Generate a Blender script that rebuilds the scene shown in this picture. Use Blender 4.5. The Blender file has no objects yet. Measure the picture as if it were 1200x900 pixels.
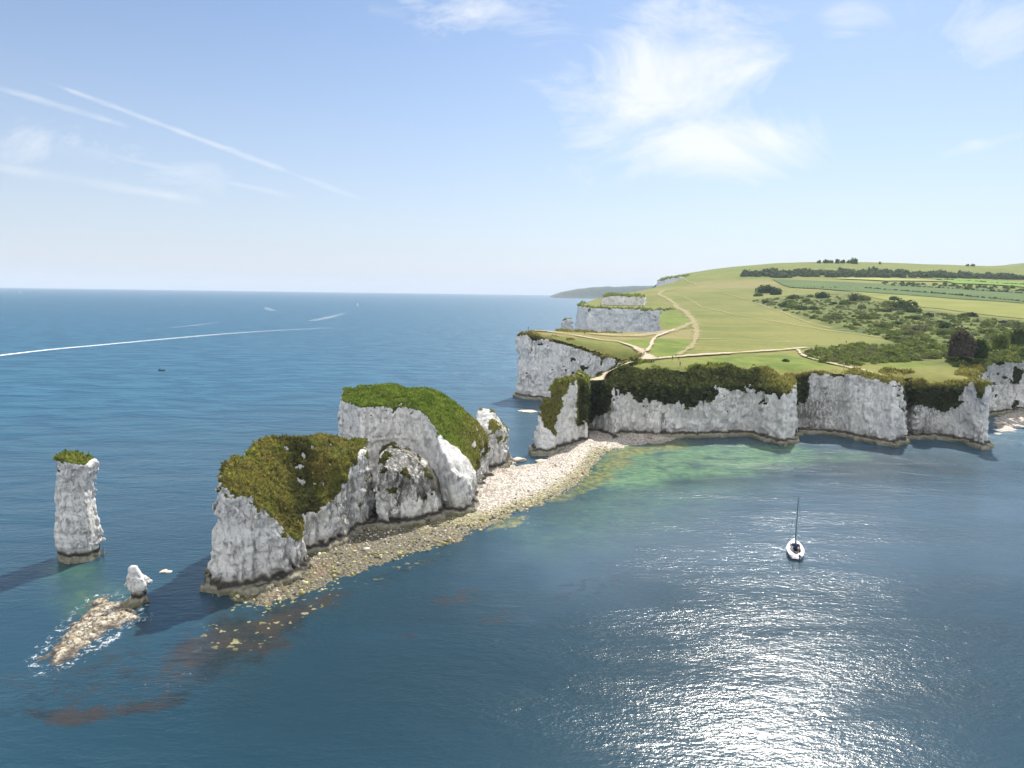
import bpy, math, random
import numpy as np
from mathutils import Vector, Matrix

random.seed(7)
RNG = np.random.default_rng(11)
scene = bpy.context.scene
COL = scene.collection
R = math.radians

# ------------------------------------------------------------------ camera
CAM = np.array([0.0, 0.0, 50.0])
FPX = 832.0                       # focal length in pixels of a 1200 px wide frame
PITCH, ROLL = R(7.36), R(0.79)
_F = np.array([0, math.cos(PITCH), -math.sin(PITCH)])
_R0 = np.array([1.0, 0, 0]); _U0 = np.array([0, math.sin(PITCH), math.cos(PITCH)])
_R = math.cos(ROLL) * _R0 + math.sin(ROLL) * _U0
_U = math.cos(ROLL) * _U0 - math.sin(ROLL) * _R0
cd = bpy.data.cameras.new('camera'); cam = bpy.data.objects.new('camera', cd); COL.objects.link(cam)
cam.matrix_world = Matrix(((_R[0], _U[0], -_F[0], CAM[0]), (_R[1], _U[1], -_F[1], CAM[1]), (_R[2], _U[2], -_F[2], CAM[2]), (0, 0, 0, 1)))
cd.sensor_width = 36.0; cd.lens = 36.0 * FPX / 1200.0; cd.clip_start = 0.5; cd.clip_end = 80000
scene.camera = cam

def ray(px, py):
    return _F * FPX + _R * (px - 600.0) - _U * (py - 450.0)
def G(px, py, z=0.0):             # world (x, y) of a photo point standing at height z
    d = ray(px, py); t = (z - CAM[2]) / d[2]
    p = CAM + d * t
    return (p[0], p[1])
def GY(px, py, y):                # world point on that sight line at depth y
    d = ray(px, py); return CAM + d * (y / d[1])
def PXY(lst, z=0.0):
    return [G(a, b, z) for a, b in lst]

# ------------------------------------------------------------------ noise
_TAB = np.random.default_rng(3).random((64, 64, 64)).astype(np.float32) * 2 - 1
def vnoise(x, y, z, seed=0):
    x = np.asarray(x, np.float32) + seed * 17.31; y = np.asarray(y, np.float32) + seed * 7.77; z = np.asarray(z, np.float32) + seed * 3.13
    xi = np.floor(x).astype(np.int32); yi = np.floor(y).astype(np.int32); zi = np.floor(z).astype(np.int32)
    fx = x - xi; fy = y - yi; fz = z - zi
    fx = fx * fx * (3 - 2 * fx); fy = fy * fy * (3 - 2 * fy); fz = fz * fz * (3 - 2 * fz)
    a = xi & 63; b = (xi + 1) & 63; c = yi & 63; d = (yi + 1) & 63; e = zi & 63; f = (zi + 1) & 63
    T = _TAB
    c00 = T[a, c, e] * (1 - fx) + T[b, c, e] * fx; c10 = T[a, d, e] * (1 - fx) + T[b, d, e] * fx
    c01 = T[a, c, f] * (1 - fx) + T[b, c, f] * fx; c11 = T[a, d, f] * (1 - fx) + T[b, d, f] * fx
    return (c00 * (1 - fy) + c10 * fy) * (1 - fz) + (c01 * (1 - fy) + c11 * fy) * fz
def fbm(x, y, z, oct=3, seed=0):
    s = 0; a = 1.0; n = 0
    for o in range(oct):
        s = s + a * vnoise(x * 2 ** o, y * 2 ** o, z * 2 ** o, seed + o); n += a; a *= 0.5
    return s / n * 1.4
def sstep(a, b, x):
    t = np.clip((x - a) / (b - a), 0, 1); return t * t * (3 - 2 * t)
def smax(a, b, k):
    h = np.clip(0.5 + 0.5 * (a - b) / k, 0, 1); return b * (1 - h) + a * h + k * h * (1 - h)
def smin(a, b, k):
    return -smax(-a, -b, k)
def sdpoly(X, Y, poly):           # signed distance, negative inside
    X = np.asarray(X, float); Y = np.asarray(Y, float)
    d = np.full(X.shape, 1e18); ins = np.zeros(X.shape, bool)
    n = len(poly)
    for i in range(n):
        ax, ay = poly[i]; bx, by = poly[(i + 1) % n]
        ex, ey = bx - ax, by - ay
        wx, wy = X - ax, Y - ay
        t = np.clip((wx * ex + wy * ey) / (ex * ex + ey * ey + 1e-12), 0, 1)
        d = np.minimum(d, (wx - ex * t) ** 2 + (wy - ey * t) ** 2)
        c = ((ay > Y) != (by > Y)) & (X < (bx - ax) * (Y - ay) / (by - ay + 1e-15) + ax)
        ins ^= c
    d = np.sqrt(d)
    return np.where(ins, -d, d)
def sdline(X, Y, pts):
    d = np.full(np.shape(X), 1e18)
    for (ax, ay), (bx, by) in zip(pts[:-1], pts[1:]):
        ex, ey = bx - ax, by - ay; wx, wy = X - ax, Y - ay
        t = np.clip((wx * ex + wy * ey) / (ex * ex + ey * ey + 1e-12), 0, 1)
        d = np.minimum(d, (wx - ex * t) ** 2 + (wy - ey * t) ** 2)
    return np.sqrt(d)
class RBF:                        # thin plate height surface through points
    def __init__(s, pts, scale, reg=1e-4):
        P = np.array(pts, float); s.c = P[:, :2] / scale; s.sc = scale
        n = len(P); r = np.linalg.norm(s.c[:, None] - s.c[None], axis=2)
        K = np.where(r > 0, r * r * np.log(r + 1e-12), 0) + reg * np.eye(n)
        A = np.hstack([np.ones((n, 1)), s.c])
        M = np.block([[K, A], [A.T, np.zeros((3, 3))]])
        s.w = np.linalg.solve(M, np.concatenate([P[:, 2], np.zeros(3)]))
    def __call__(s, X, Y):
        x = np.asarray(X, float) / s.sc; y = np.asarray(Y, float) / s.sc
        out = s.w[-3] + s.w[-2] * x + s.w[-1] * y
        for (cx, cy), w in zip(s.c, s.w):
            r2 = (x - cx) ** 2 + (y - cy) ** 2
            out = out + w * 0.5 * r2 * np.log(r2 + 1e-18)
        return out

# ------------------------------------------------------------------ objects
def tag(o, label=None, cat=None, group=None, kind=None):
    if label: o['label'] = label
    if cat: o['category'] = cat
    if group: o['group'] = group
    if kind: o['kind'] = kind
    return o
def link(name, me, mats, parent=None, smooth=True):
    o = bpy.data.objects.new(name, me); COL.objects.link(o)
    if not isinstance(mats, (list, tuple)): mats = [mats]
    for m in mats: me.materials.append(m)
    if parent is not None: o.parent = parent
    if smooth and len(me.polygons): me.polygons.foreach_set('use_smooth', np.ones(len(me.polygons), bool))
    return o
def empty(name, loc):
    o = bpy.data.objects.new(name, None); COL.objects.link(o); o.location = loc; return o
def mesh_np(name, V, Fq, attrs=None):
    V = np.asarray(V, np.float32).reshape(-1, 3); Fq = np.asarray(Fq, np.int32)
    me = bpy.data.meshes.new(name)
    k = Fq.shape[1]; nf = len(Fq)
    me.vertices.add(len(V)); me.vertices.foreach_set('co', V.ravel())
    me.loops.add(nf * k); me.loops.foreach_set('vertex_index', Fq.ravel())
    me.polygons.add(nf); me.polygons.foreach_set('loop_start', np.arange(0, nf * k, k, dtype=np.int32))
    me.update(calc_edges=True)
    for an, av in (attrs or {}).items():
        a = me.attributes.new(an, 'FLOAT', 'POINT'); a.data.foreach_set('value', np.asarray(av, np.float32))
    return me
def vnormals(V, Fq):
    n = np.zeros_like(V)
    f = np.cross(V[Fq[:, 2]] - V[Fq[:, 0]], V[Fq[:, 3 if Fq.shape[1] == 4 else 1]] - V[Fq[:, 1 if Fq.shape[1] == 4 else 0]])
    if Fq.shape[1] == 3: f = np.cross(V[Fq[:, 1]] - V[Fq[:, 0]], V[Fq[:, 2]] - V[Fq[:, 0]])
    for i in range(Fq.shape[1]): np.add.at(n, Fq[:, i], f)
    return n / (np.linalg.norm(n, axis=1, keepdims=True) + 1e-9)
def sub_mesh(V, Fq, keep):
    used = np.unique(Fq[keep]); mp = np.full(len(V), -1, np.int64); mp[used] = np.arange(len(used))
    return used, mp[Fq[keep]]

def surface_nets(F, org, h):      # isosurface of a scalar field as quads
    S = F < 0
    nx, ny, nz = F.shape
    cnt = np.zeros((nx - 1, ny - 1, nz - 1), np.int8)
    for a in (0, 1):
        for b in (0, 1):
            for c in (0, 1): cnt += S[a:nx - 1 + a, b:ny - 1 + b, c:nz - 1 + c]
    I, J, K = np.nonzero((cnt > 0) & (cnt < 8))
    idx = np.full(cnt.shape, -1, np.int32); idx[I, J, K] = np.arange(len(I))
    P = np.zeros((len(I), 3)); W = np.zeros(len(I))
    cs = [(a, b, c) for a in (0, 1) for b in (0, 1) for c in (0, 1)]
    for p in cs:
        for ax in range(3):
            if p[ax]: continue
            q = list(p); q[ax] = 1
            f0 = F[I + p[0], J + p[1], K + p[2]]; f1 = F[I + q[0], J + q[1], K + q[2]]
            x = (f0 < 0) != (f1 < 0)
            t = np.where(x, f0 / np.where(x, f0 - f1, 1), 0)
            for m in range(3): P[:, m] += np.where(x, p[m] + (t if m == ax else 0), 0)
            W += x
    P /= W[:, None]
    V = (np.stack([I, J, K], 1) + P) * h + np.array(org)
    quads = []
    for ax in range(3):
        sl = [slice(1, n - 1) for n in F.shape]; sl[ax] = slice(0, F.shape[ax] - 1)
        s0 = tuple(sl); s1 = list(sl); s1[ax] = slice(1, F.shape[ax]); s1 = tuple(s1)
        A = S[s0]; B = S[s1]
        i, j, k = np.nonzero(A != B); flip = A[i, j, k]
        i = i + sl[0].start; j = j + sl[1].start; k = k + sl[2].start
        u, v = [(1, 2), (2, 0), (0, 1)][ax]
        def c(du, dv):
            o = [i.copy(), j.copy(), k.copy()]; o[u] = o[u] + du; o[v] = o[v] + dv
            return idx[o[0], o[1], o[2]]
        q = np.stack([c(-1, -1), c(0, -1), c(0, 0), c(-1, 0)], 1)
        q[~flip] = q[~flip][:, ::-1]
        quads.append(q)
    Q = np.concatenate(quads); Q = Q[(Q >= 0).all(1)]
    return V, Q

# ------------------------------------------------------------------ node helpers
class NT:
    def __init__(s, tree): s.t = tree
    def n(s, typ, _p=None, **kw):
        nd = s.t.nodes.new(typ)
        for k, v in (_p or {}).items(): setattr(nd, k, v)
        for k, v in kw.items():
            key = k.replace('_', ' ')
            if key.startswith('i') and key[1:].isdigit(): sock = nd.inputs[int(key[1:])]
            else: sock = nd.inputs[key]
            s.set(sock, v)
        return nd
    def set(s, sock, v):
        if isinstance(v, bpy.types.NodeSocket): s.t.links.new(v, sock)
        elif isinstance(v, bpy.types.Node): s.t.links.new(v.outputs[0], sock)
        else:
            if sock.type == 'RGBA' and len(v) == 3: v = (*v, 1)
            sock.default_value = v
    def math(s, op, a, b=0.0, c=None, clamp=False):
        nd = s.t.nodes.new('ShaderNodeMath'); nd.operation = op; nd.use_clamp = clamp
        s.set(nd.inputs[0], a); s.set(nd.inputs[1], b)
        if c is not None: s.set(nd.inputs[2], c)
        return nd.outputs[0]
    def mix(s, f, a, b, blend='MIX'):
        nd = s.t.nodes.new('ShaderNodeMix'); nd.data_type = 'RGBA'; nd.blend_type = blend
        s.set(nd.inputs[0], f); s.set(nd.inputs[6], a); s.set(nd.inputs[7], b)
        return nd.outputs[2]
    def noise(s, vec, scale, detail=3, rough=0.55, dist=0.0):
        nd = s.n('ShaderNodeTexNoise', Vector=vec, Scale=scale, Detail=detail, Roughness=rough, Distortion=dist)
        return nd.outputs[0]
    def ramp(s, f, a, b, smooth=True):
        nd = s.t.nodes.new('ShaderNodeMapRange'); nd.interpolation_type = 'SMOOTHSTEP' if smooth else 'LINEAR'
        s.set(nd.inputs[0], f); nd.inputs[1].default_value = a; nd.inputs[2].default_value = b
        return nd.outputs[0]
    def scale(s, vec, v, rot=(0, 0, 0)):
        nd = s.n('ShaderNodeMapping', Vector=vec); nd.inputs['Scale'].default_value = v; nd.inputs['Rotation'].default_value = rot
        return nd.outputs[0]
    def attr(s, name):
        nd = s.t.nodes.new('ShaderNodeAttribute'); nd.attribute_name = name; return nd.outputs['Fac']
    def pos(s):
        return s.t.nodes.new('ShaderNodeNewGeometry').outputs['Position']
    def sep(s, v):
        nd = s.n('ShaderNodeSeparateXYZ', Vector=v); return nd.outputs
def new_mat(name):
    m = bpy.data.materials.new(name); m.use_nodes = True; m.node_tree.nodes.clear()
    nt = NT(m.node_tree); nt.out = nt.t.nodes.new('ShaderNodeOutputMaterial'); return m, nt
def plain(name, col, rough=0.7, var=0.25, sc=3.0, metal=0.0):
    m, nt = new_mat(name)
    f = nt.noise(nt.pos(), sc, 3)
    c = nt.mix(f, tuple(x * (1 - var) for x in col), tuple(min(1, x * (1 + var)) for x in col))
    b = nt.n('ShaderNodeBsdfPrincipled', Base_Color=c, Roughness=rough, Metallic=metal)
    nt.t.links.new(b.outputs[0], nt.out.inputs[0]); return m

# chalk: white rock, grey streaks, lichen, tidal band at the foot
def chalk_mat():
    m, nt = new_mat('chalk')
    p = nt.pos(); z = nt.sep(p)[2]
    streak = nt.noise(nt.scale(p, (0.55, 0.55, 0.07)), 1.0, 5, 0.65)
    fine = nt.noise(nt.scale(p, (2.6, 2.6, 1.4)), 1.0, 5, 0.7)
    big = nt.noise(p, 0.12, 3)
    bed = nt.noise(nt.scale(p, (0.06, 0.06, 1.1)), 1.0, 4, 0.6, 0.3)
    c = nt.mix(nt.ramp(big, .35, .7), (.82, .80, .76), (.88, .86, .80))
    c = nt.mix(nt.math('MULTIPLY', nt.ramp(streak, .54, .70), .38), c, (.36, .35, .33))
    c = nt.mix(nt.math('MULTIPLY', nt.ramp(bed, .57, .68), .28), c, (.42, .39, .34))
    c = nt.mix(nt.math('MULTIPLY', nt.ramp(fine, .58, .72), .32), c, (.26, .25, .23))
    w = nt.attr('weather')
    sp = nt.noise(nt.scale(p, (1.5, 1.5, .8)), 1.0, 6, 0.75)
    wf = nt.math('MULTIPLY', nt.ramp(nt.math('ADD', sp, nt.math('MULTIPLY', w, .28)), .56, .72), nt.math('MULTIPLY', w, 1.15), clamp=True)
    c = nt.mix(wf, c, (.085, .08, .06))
    zz = nt.math('ADD', z, nt.math('MULTIPLY', nt.math('SUBTRACT', nt.noise(p, .5, 4), .5), 1.6))
    c = nt.mix(nt.math('SUBTRACT', 1.0, nt.ramp(zz, 1.7, 2.7)), c, nt.mix(fine, (.22, .20, .14), (.50, .46, .35)))
    c = nt.mix(nt.math('MULTIPLY', nt.ramp(zz, 1.1, 1.5), nt.math('SUBTRACT', 1.0, nt.ramp(zz, 1.7, 2.3))), c, (.05, .045, .035))
    c = nt.mix(nt.math('MULTIPLY', nt.math('SUBTRACT', 1.0, nt.ramp(zz, .5, 1.2)), nt.ramp(big, .3, .7)), c, (.17, .17, .07))
    blot = nt.noise(nt.scale(p, (.32, .32, .22)), 1.0, 6, .7)
    c = nt.mix(nt.math('MULTIPLY', nt.ramp(blot, .50, .66), nt.math('ADD', .04, nt.math('MULTIPLY', w, .8))), c, (.40, .36, .32))
    crack = nt.noise(nt.scale(p, (1.1, 1.1, .35)), 1.0, 7, 0.75)
    ck = nt.noise(nt.scale(p, (.8, .8, .45)), 1.0, 6, .6, .5); line = nt.math('SUBTRACT', 1.0, nt.ramp(nt.math('ABSOLUTE', nt.math('SUBTRACT', ck, .5)), .004, .022))
    c = nt.mix(nt.math('MULTIPLY', line, .38), c, (.24, .225, .20))
    hgt = nt.math('ADD', nt.math('MULTIPLY', fine, .3), nt.math('SUBTRACT', nt.math('MULTIPLY', crack, .6), nt.math('MULTIPLY', line, .12)))
    bp = nt.n('ShaderNodeBump', Height=hgt, Strength=.9, Distance=1.5)
    b = nt.n('ShaderNodeBsdfPrincipled', Base_Color=c, Roughness=.92, Normal=bp)
    b.inputs['Specular IOR Level'].default_value = .2
    nt.t.links.new(b.outputs[0], nt.out.inputs[0]); return m

# vegetation on rock: attributes dry (straw) and dark (ivy, scrub, painted gully shade)
def turf_mat():
    m, nt = new_mat('turf')
    p = nt.pos()
    a = nt.noise(p, .35, 4, .6); b_ = nt.noise(p, 1.6, 4, .65); c_ = nt.noise(nt.scale(p, (1, 1, 1)), .9, 3, .6)
    g = nt.mix(nt.ramp(a, .35, .68), (.110, .175, .026), (.215, .290, .050))
    d = nt.mix(nt.ramp(b_, .35, .7), (.22, .185, .055), (.42, .345, .125))
    k = nt.mix(nt.ramp(b_, .35, .7), (.036, .046, .018), (.115, .110, .046))
    dry = nt.math('ADD', nt.attr('dry'), nt.math('MULTIPLY', nt.math('SUBTRACT', c_, .5), .9), clamp=True)
    c = nt.mix(dry, g, d)
    dk = nt.math('ADD', nt.attr('dark'), nt.math('MULTIPLY', nt.math('SUBTRACT', b_, .5), .7), clamp=True)
    c = nt.mix(dk, c, k)
    fl = nt.math('MULTIPLY', nt.ramp(nt.noise(p, .9, 5, .75), .55, .63), nt.attr('gorse'), clamp=True)
    c = nt.mix(fl, c, (.42, .36, .03))
    tn = nt.math('ADD', .50, nt.math('MULTIPLY', nt.attr('tone'), 1.05)); tc_ = nt.n('ShaderNodeCombineXYZ', X=tn, Y=tn, Z=nt.math('MULTIPLY', tn, .92))
    c = nt.mix(1.0, c, tc_, 'MULTIPLY')
    bp = nt.n('ShaderNodeBump', Height=nt.noise(p, 1.6, 6, .75), Strength=1.0, Distance=.9)
    b = nt.n('ShaderNodeBsdfDiffuse', Color=c, Normal=bp)
    t = nt.n('ShaderNodeBsdfTranslucent', Color=c)
    mx = nt.n('ShaderNodeMixShader', i0=.36, i1=b, i2=t)
    nt.t.links.new(mx.outputs[0], nt.out.inputs[0]); return m

def meadow_mat():
    m, nt = new_mat('meadow')
    p = nt.pos()
    a = nt.noise(p, .012, 5, .6); b_ = nt.noise(p, .09, 5, .65); f = nt.noise(p, .9, 4, .7)
    rows = nt.noise(nt.scale(p, (.004, .10, .1), (0, 0, .25)), 1.0, 4, .6)
    g = nt.mix(nt.ramp(a, .35, .65), (.120, .142, .030), (.185, .186, .050))
    g = nt.mix(nt.math('MULTIPLY', nt.ramp(rows, .45, .7), .5), g, (.25, .21, .075))
    g = nt.mix(nt.attr('lush'), g, nt.mix(nt.ramp(b_, .35, .65), (.095, .140, .020), (.165, .200, .036)))
    g = nt.mix(nt.attr('scrub'), g, nt.mix(nt.ramp(b_, .38, .66), (.045, .070, .016), (.155, .170, .040)))
    g = nt.mix(nt.attr('bare'), g, nt.mix(nt.ramp(f, .35, .65), (.20, .155, .075), (.34, .265, .13)))
    g = nt.mix(nt.math('MULTIPLY', nt.ramp(nt.noise(p, .30, 6, .75), .45, .70), .55), g, (.095, .105, .026))
    bp = nt.n('ShaderNodeBump', Height=nt.noise(p, 1.1, 5, .7), Strength=.6, Distance=.5)
    b = nt.n('ShaderNodeBsdfPrincipled', Base_Color=g, Roughness=.95, Normal=bp)
    b.inputs['Specular IOR Level'].default_value = .1
    nt.t.links.new(b.outputs[0], nt.out.inputs[0]); return m

def field_mat(name, c1, c2, row=0.3):
    m, nt = new_mat(name)
    p = nt.pos()
    a = nt.noise(p, .02, 5, .65); r = nt.noise(nt.scale(p, (.03, .3, .1), (0, 0, row)), 1.0, 4, .6)
    c = nt.mix(nt.ramp(nt.math('ADD', nt.math('MULTIPLY', a, .6), nt.math('MULTIPLY', r, .4)), .38, .62), c1, c2)
    b = nt.n('ShaderNodeBsdfPrincipled', Base_Color=c, Roughness=.95)
    b.inputs['Specular IOR Level'].default_value = .1
    nt.t.links.new(b.outputs[0], nt.out.inputs[0]); return m

def path_mat(name, c1, c2, strength=1.0):
    m, nt = new_mat(name)
    p = nt.pos()
    f = nt.noise(p, .7, 5, .7); g = nt.noise(p, .22, 4, .7)
    c = nt.mix(nt.ramp(f, .35, .65), c1, c2)
    b = nt.n('ShaderNodeBsdfPrincipled', Base_Color=c, Roughness=.95)
    e = nt.attr('edge')           # 0 at the rim, 1 in the middle: grass grows in ragged from the sides
    al = nt.math('MULTIPLY', nt.ramp(nt.math('ADD', e, nt.math('MULTIPLY', nt.math('SUBTRACT', g, .5), 1.5)), .10, .75), strength)
    t = nt.n('ShaderNodeBsdfTransparent')
    mx = nt.n('ShaderNodeMixShader', i0=al, i1=t, i2=b)
    nt.t.links.new(mx.outputs[0], nt.out.inputs[0]); return m

def leaf_mat(name, c1, c2, tr=.25):
    m, nt = new_mat(name)
    oi = nt.t.nodes.new('ShaderNodeObjectInfo')
    p = nt.pos()
    f = nt.math('ADD', nt.math('MULTIPLY', nt.noise(p, .35, 3, .6), .7), nt.math('MULTIPLY', oi.outputs['Random'], .3))
    c = nt.mix(nt.ramp(f, .3, .7), c1, c2)
    b = nt.n('ShaderNodeBsdfDiffuse', Color=c); t = nt.n('ShaderNodeBsdfTranslucent', Color=c)
    mx = nt.n('ShaderNodeMixShader', i0=tr, i1=b, i2=t)
    nt.t.links.new(mx.outputs[0], nt.out.inputs[0]); return m

def sea_mat():
    m, nt = new_mat('sea_water')
    p = nt.pos()
    big = nt.noise(p, .006, 4, .6); mid = nt.noise(nt.scale(p, (.012, .045, 1), (0, 0, -.25)), 1.0, 4, .6)
    c = nt.mix(nt.ramp(big, .35, .65), (.013, .044, .066), (.020, .056, .080))
    c = nt.mix(nt.attr('bay'), c, (.010, .031, .042))
    c = nt.mix(nt.attr('sand_sheen'), c, nt.mix(nt.ramp(big, .35, .65), (.034, .066, .092), (.048, .084, .110)))  # paler mid-bay: shallows over sand plus sky reflection painted into the colour
    c = nt.mix(nt.math('MULTIPLY', nt.ramp(mid, .45, .7), .35), c, (.012, .045, .070))
    # clear shallows over sand, then weed and reef on the bed
    n1 = nt.noise(p, .12, 5, .65); n2 = nt.noise(p, .45, 6, .75)
    sh = nt.math('MULTIPLY', nt.attr('shallow'), nt.ramp(n1, .22, .6), clamp=True)
    c = nt.mix(sh, c, nt.mix(nt.ramp(n2, .4, .65), (.065, .160, .085), (.150, .245, .100)))
    ye = nt.math('ADD', nt.attr('weed'), nt.math('MULTIPLY', nt.math('SUBTRACT', n2, .5), 1.2))
    c = nt.mix(nt.math('MULTIPLY', nt.math('MULTIPLY', nt.ramp(ye, .25, 1.1), nt.ramp(nt.attr('weed'), .02, .6)), .9), c, nt.mix(nt.ramp(n2, .40, .62), (.075, .090, .022), (.24, .22, .055)))
    rf = nt.math('MULTIPLY', nt.ramp(nt.math('ADD', nt.attr('reef'), nt.math('MULTIPLY', nt.math('SUBTRACT', n2, .5), 1.5)), .36, .86), nt.ramp(nt.attr('reef'), .02, .25))
    c = nt.mix(nt.math('MULTIPLY', rf, .85), c, nt.mix(nt.ramp(n1, .4, .62), (.012, .018, .018), (.040, .029, .020)))
    wob = nt.n('ShaderNodeVectorMath', {'operation': 'SCALE'}, Vector=nt.n('ShaderNodeTexNoise', Vector=p, Scale=.9, Detail=4).outputs['Color'], Scale=2.2)
    wp = nt.n('ShaderNodeVectorMath', {'operation': 'ADD'}, i0=nt.scale(p, (1.0, 1.0, .0)), i1=wob)
    v = nt.n('ShaderNodeTexVoronoi', Vector=wp, Scale=.95)
    vr = nt.sep(v.outputs['Color'])
    stone = nt.math('LESS_THAN', v.outputs['Distance'], nt.math('MULTIPLY', nt.math('SUBTRACT', vr[0], .50), .95))
    stone = nt.math('MULTIPLY', stone, nt.ramp(nt.math('ADD', nt.attr('stones'), nt.math('SUBTRACT', n1, .5)), .25, .95))
    c = nt.mix(nt.math('MULTIPLY', stone, .85), c, nt.mix(vr[1], (.13, .15, .035), (.30, .27, .16)))
    # ripples: short chop in the bay, longer waves on the open sea, calmer and rougher patches
    xyz = nt.sep(p)
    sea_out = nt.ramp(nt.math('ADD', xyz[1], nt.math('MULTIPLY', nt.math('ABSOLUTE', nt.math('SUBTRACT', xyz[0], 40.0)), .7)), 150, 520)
    q = nt.scale(p, (.55, 1.0, 1), (0, 0, .30))
    w0 = nt.noise(nt.scale(p, (.45, 1.0, 1), (0, 0, -.22)), .085, 4, .62, .3)
    w1 = nt.noise(q, .30, 2, .5, .3); w2 = nt.noise(nt.scale(p, (.5, 1.0, 1), (0, 0, -.30)), 1.0, 3, .6, .2); w3 = nt.noise(q, 2.8, 3, .65)
    cat = nt.ramp(nt.noise(nt.scale(p, (.020, .055, 1), (0, 0, -.22)), 1.0, 5, .65, .4), .30, .68)
    hh = nt.math('ADD', nt.math('MULTIPLY', w1, .08), nt.math('MULTIPLY', w2, .105))
    hh = nt.math('MULTIPLY', nt.math('ADD', hh, nt.math('MULTIPLY', w3, .060)), nt.math('ADD', .40, nt.math('MULTIPLY', cat, .85)))
    hh = nt.math('ADD', hh, nt.math('MULTIPLY', w0, nt.math('ADD', .12, nt.math('MULTIPLY', sea_out, 2.6))))
    bp = nt.n('ShaderNodeBump', Height=hh, Strength=1.0, Distance=1.0)
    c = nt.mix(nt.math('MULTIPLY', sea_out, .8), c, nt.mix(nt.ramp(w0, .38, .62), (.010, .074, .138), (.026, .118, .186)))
    fo = nt.math('ADD', nt.attr('foam'), nt.math('MULTIPLY', nt.math('SUBTRACT', nt.noise(p, .9, 6, .8, .8), .5), 1.5))
    foam = nt.math('MULTIPLY', nt.ramp(fo, .55, .75), nt.ramp(nt.attr('foam'), .03, .2))
    c = nt.mix(foam, c, (.75, .77, .78))
    rg = nt.math('ADD', nt.math('ADD', .19, nt.math('MULTIPLY', sea_out, .24)), nt.math('MULTIPLY', foam, .6))
    b = nt.n('ShaderNodeBsdfPrincipled', Base_Color=c, Roughness=rg, Normal=bp, IOR=1.333)
    nt.set(b.inputs['Specular IOR Level'], nt.math('SUBTRACT', .48, nt.math('MULTIPLY', sea_out, .12)))
    nt.t.links.new(b.outputs[0], nt.out.inputs[0]); return m

def beach_mat():
    m, nt = new_mat('shingle')
    p = nt.pos(); z = nt.sep(p)[2]
    v = nt.n('ShaderNodeTexVoronoi', Vector=p, Scale=1.5); vc = nt.sep(v.outputs['Color'])
    n = nt.noise(p, .13, 4, .65); f = nt.noise(p, 1.2, 5, .7)
    dry = nt.mix(vc[0], (.44, .38, .31), (.64, .57, .49))
    weed = nt.mix(nt.ramp(f, .4, .62), (.10, .085, .030), (.40, .36, .13))
    wet = nt.mix(vc[1], (.040, .032, .024), (.17, .15, .085))
    c = nt.mix(nt.ramp(nt.math('ADD', nt.attr('wet'), nt.math('MULTIPLY', nt.math('SUBTRACT', f, .5), .8)), .2, .7), dry, weed)
    c = nt.mix(nt.math('MULTIPLY', nt.ramp(nt.attr('wet'), .65, 1.0), nt.ramp(f, .3, .55)), c, wet)
    c = nt.mix(nt.math('MULTIPLY', nt.ramp(nt.noise(p, .22, 4, .7), .56, .66), .7), c, (.21, .10, .065))
    c = nt.mix(nt.math('MULTIPLY', nt.ramp(v.outputs['Distance'], .35, .65), .55), c, (.07, .06, .05))
    bp = nt.n('ShaderNodeBump', Height=v.outputs['Distance'], Strength=.8, Distance=-.4)
    b = nt.n('ShaderNodeBsdfPrincipled', Base_Color=c, Roughness=.75, Normal=bp)
    nt.t.links.new(b.outputs[0], nt.out.inputs[0]); return m

M = dict(chalk=chalk_mat(), turf=turf_mat(), meadow=meadow_mat(), sea=sea_mat(), beach=beach_mat())
M['path'] = path_mat('bare_path', (.33, .265, .165), (.46, .38, .265))
M['track'] = path_mat('worn_grass', (.29, .235, .10), (.39, .32, .155), .62)
M['faint'] = path_mat('faint_worn_grass', (.30, .26, .09), (.36, .31, .12), .5)

# ------------------------------------------------------------------ land heights
def atD(px, py, D): return tuple(GY(px, py, D))
LP = [(30, 250, 23), (100, 258, 23.3), (165, 258, 22), (205, 315, 25), (100, 300, 24), (48, 300, 25), (3, 339, 31.2), (22, 352, 31), (40, 366, 30), (150, 300, 24), (260, 330, 26), (350, 330, 27)]
LP += [atD(*a) for a in [(800, 392, 436), (900, 395, 430), (1000, 396, 420), (1130, 402, 410), (800, 366, 650), (950, 366, 650), (1100, 368, 620), (1250, 372, 600), (850, 336, 1100), (1000, 340, 950), (1150, 337, 1000),
       (1300, 345, 900), (1200, 325, 1250), (1000, 322, 1250), (850, 321, 1300), (768, 330, 1480), (785, 325, 1490), (800, 322, 1500), (850, 314.5, 1500), (900, 310, 1500), (960, 307.5, 1500), (1050, 308.5, 1500), (1200, 312.5, 1500), (1320, 318, 1500)]]
LP += [(80, 800, 35), (170, 800, 35), (90, 560, 31), (175, 1000, 48), (230, 1250, 62), (140, 640, 33)]
LP += [(300, 1800, 74), (500, 1800, 108), (700, 1800, 116), (1100, 1800, 110), (600, 2300, 60), (1500, 1500, 105), (1500, 2200, 60), (2000, 1500, 95), (1500, 800, 60), (2200, 800, 70), (1000, 500, 34), (2000, 500, 40)]
_T0 = RBF(LP, 500.0, 2e-4)
def T0(x, y):
    t = _T0(x, y)
    return t + 0.5 * fbm(np.asarray(x) / 60, np.asarray(y) / 60, 0 * np.asarray(x), 2, 5) * sstep(260, 420, np.asarray(y)) * 2

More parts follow.
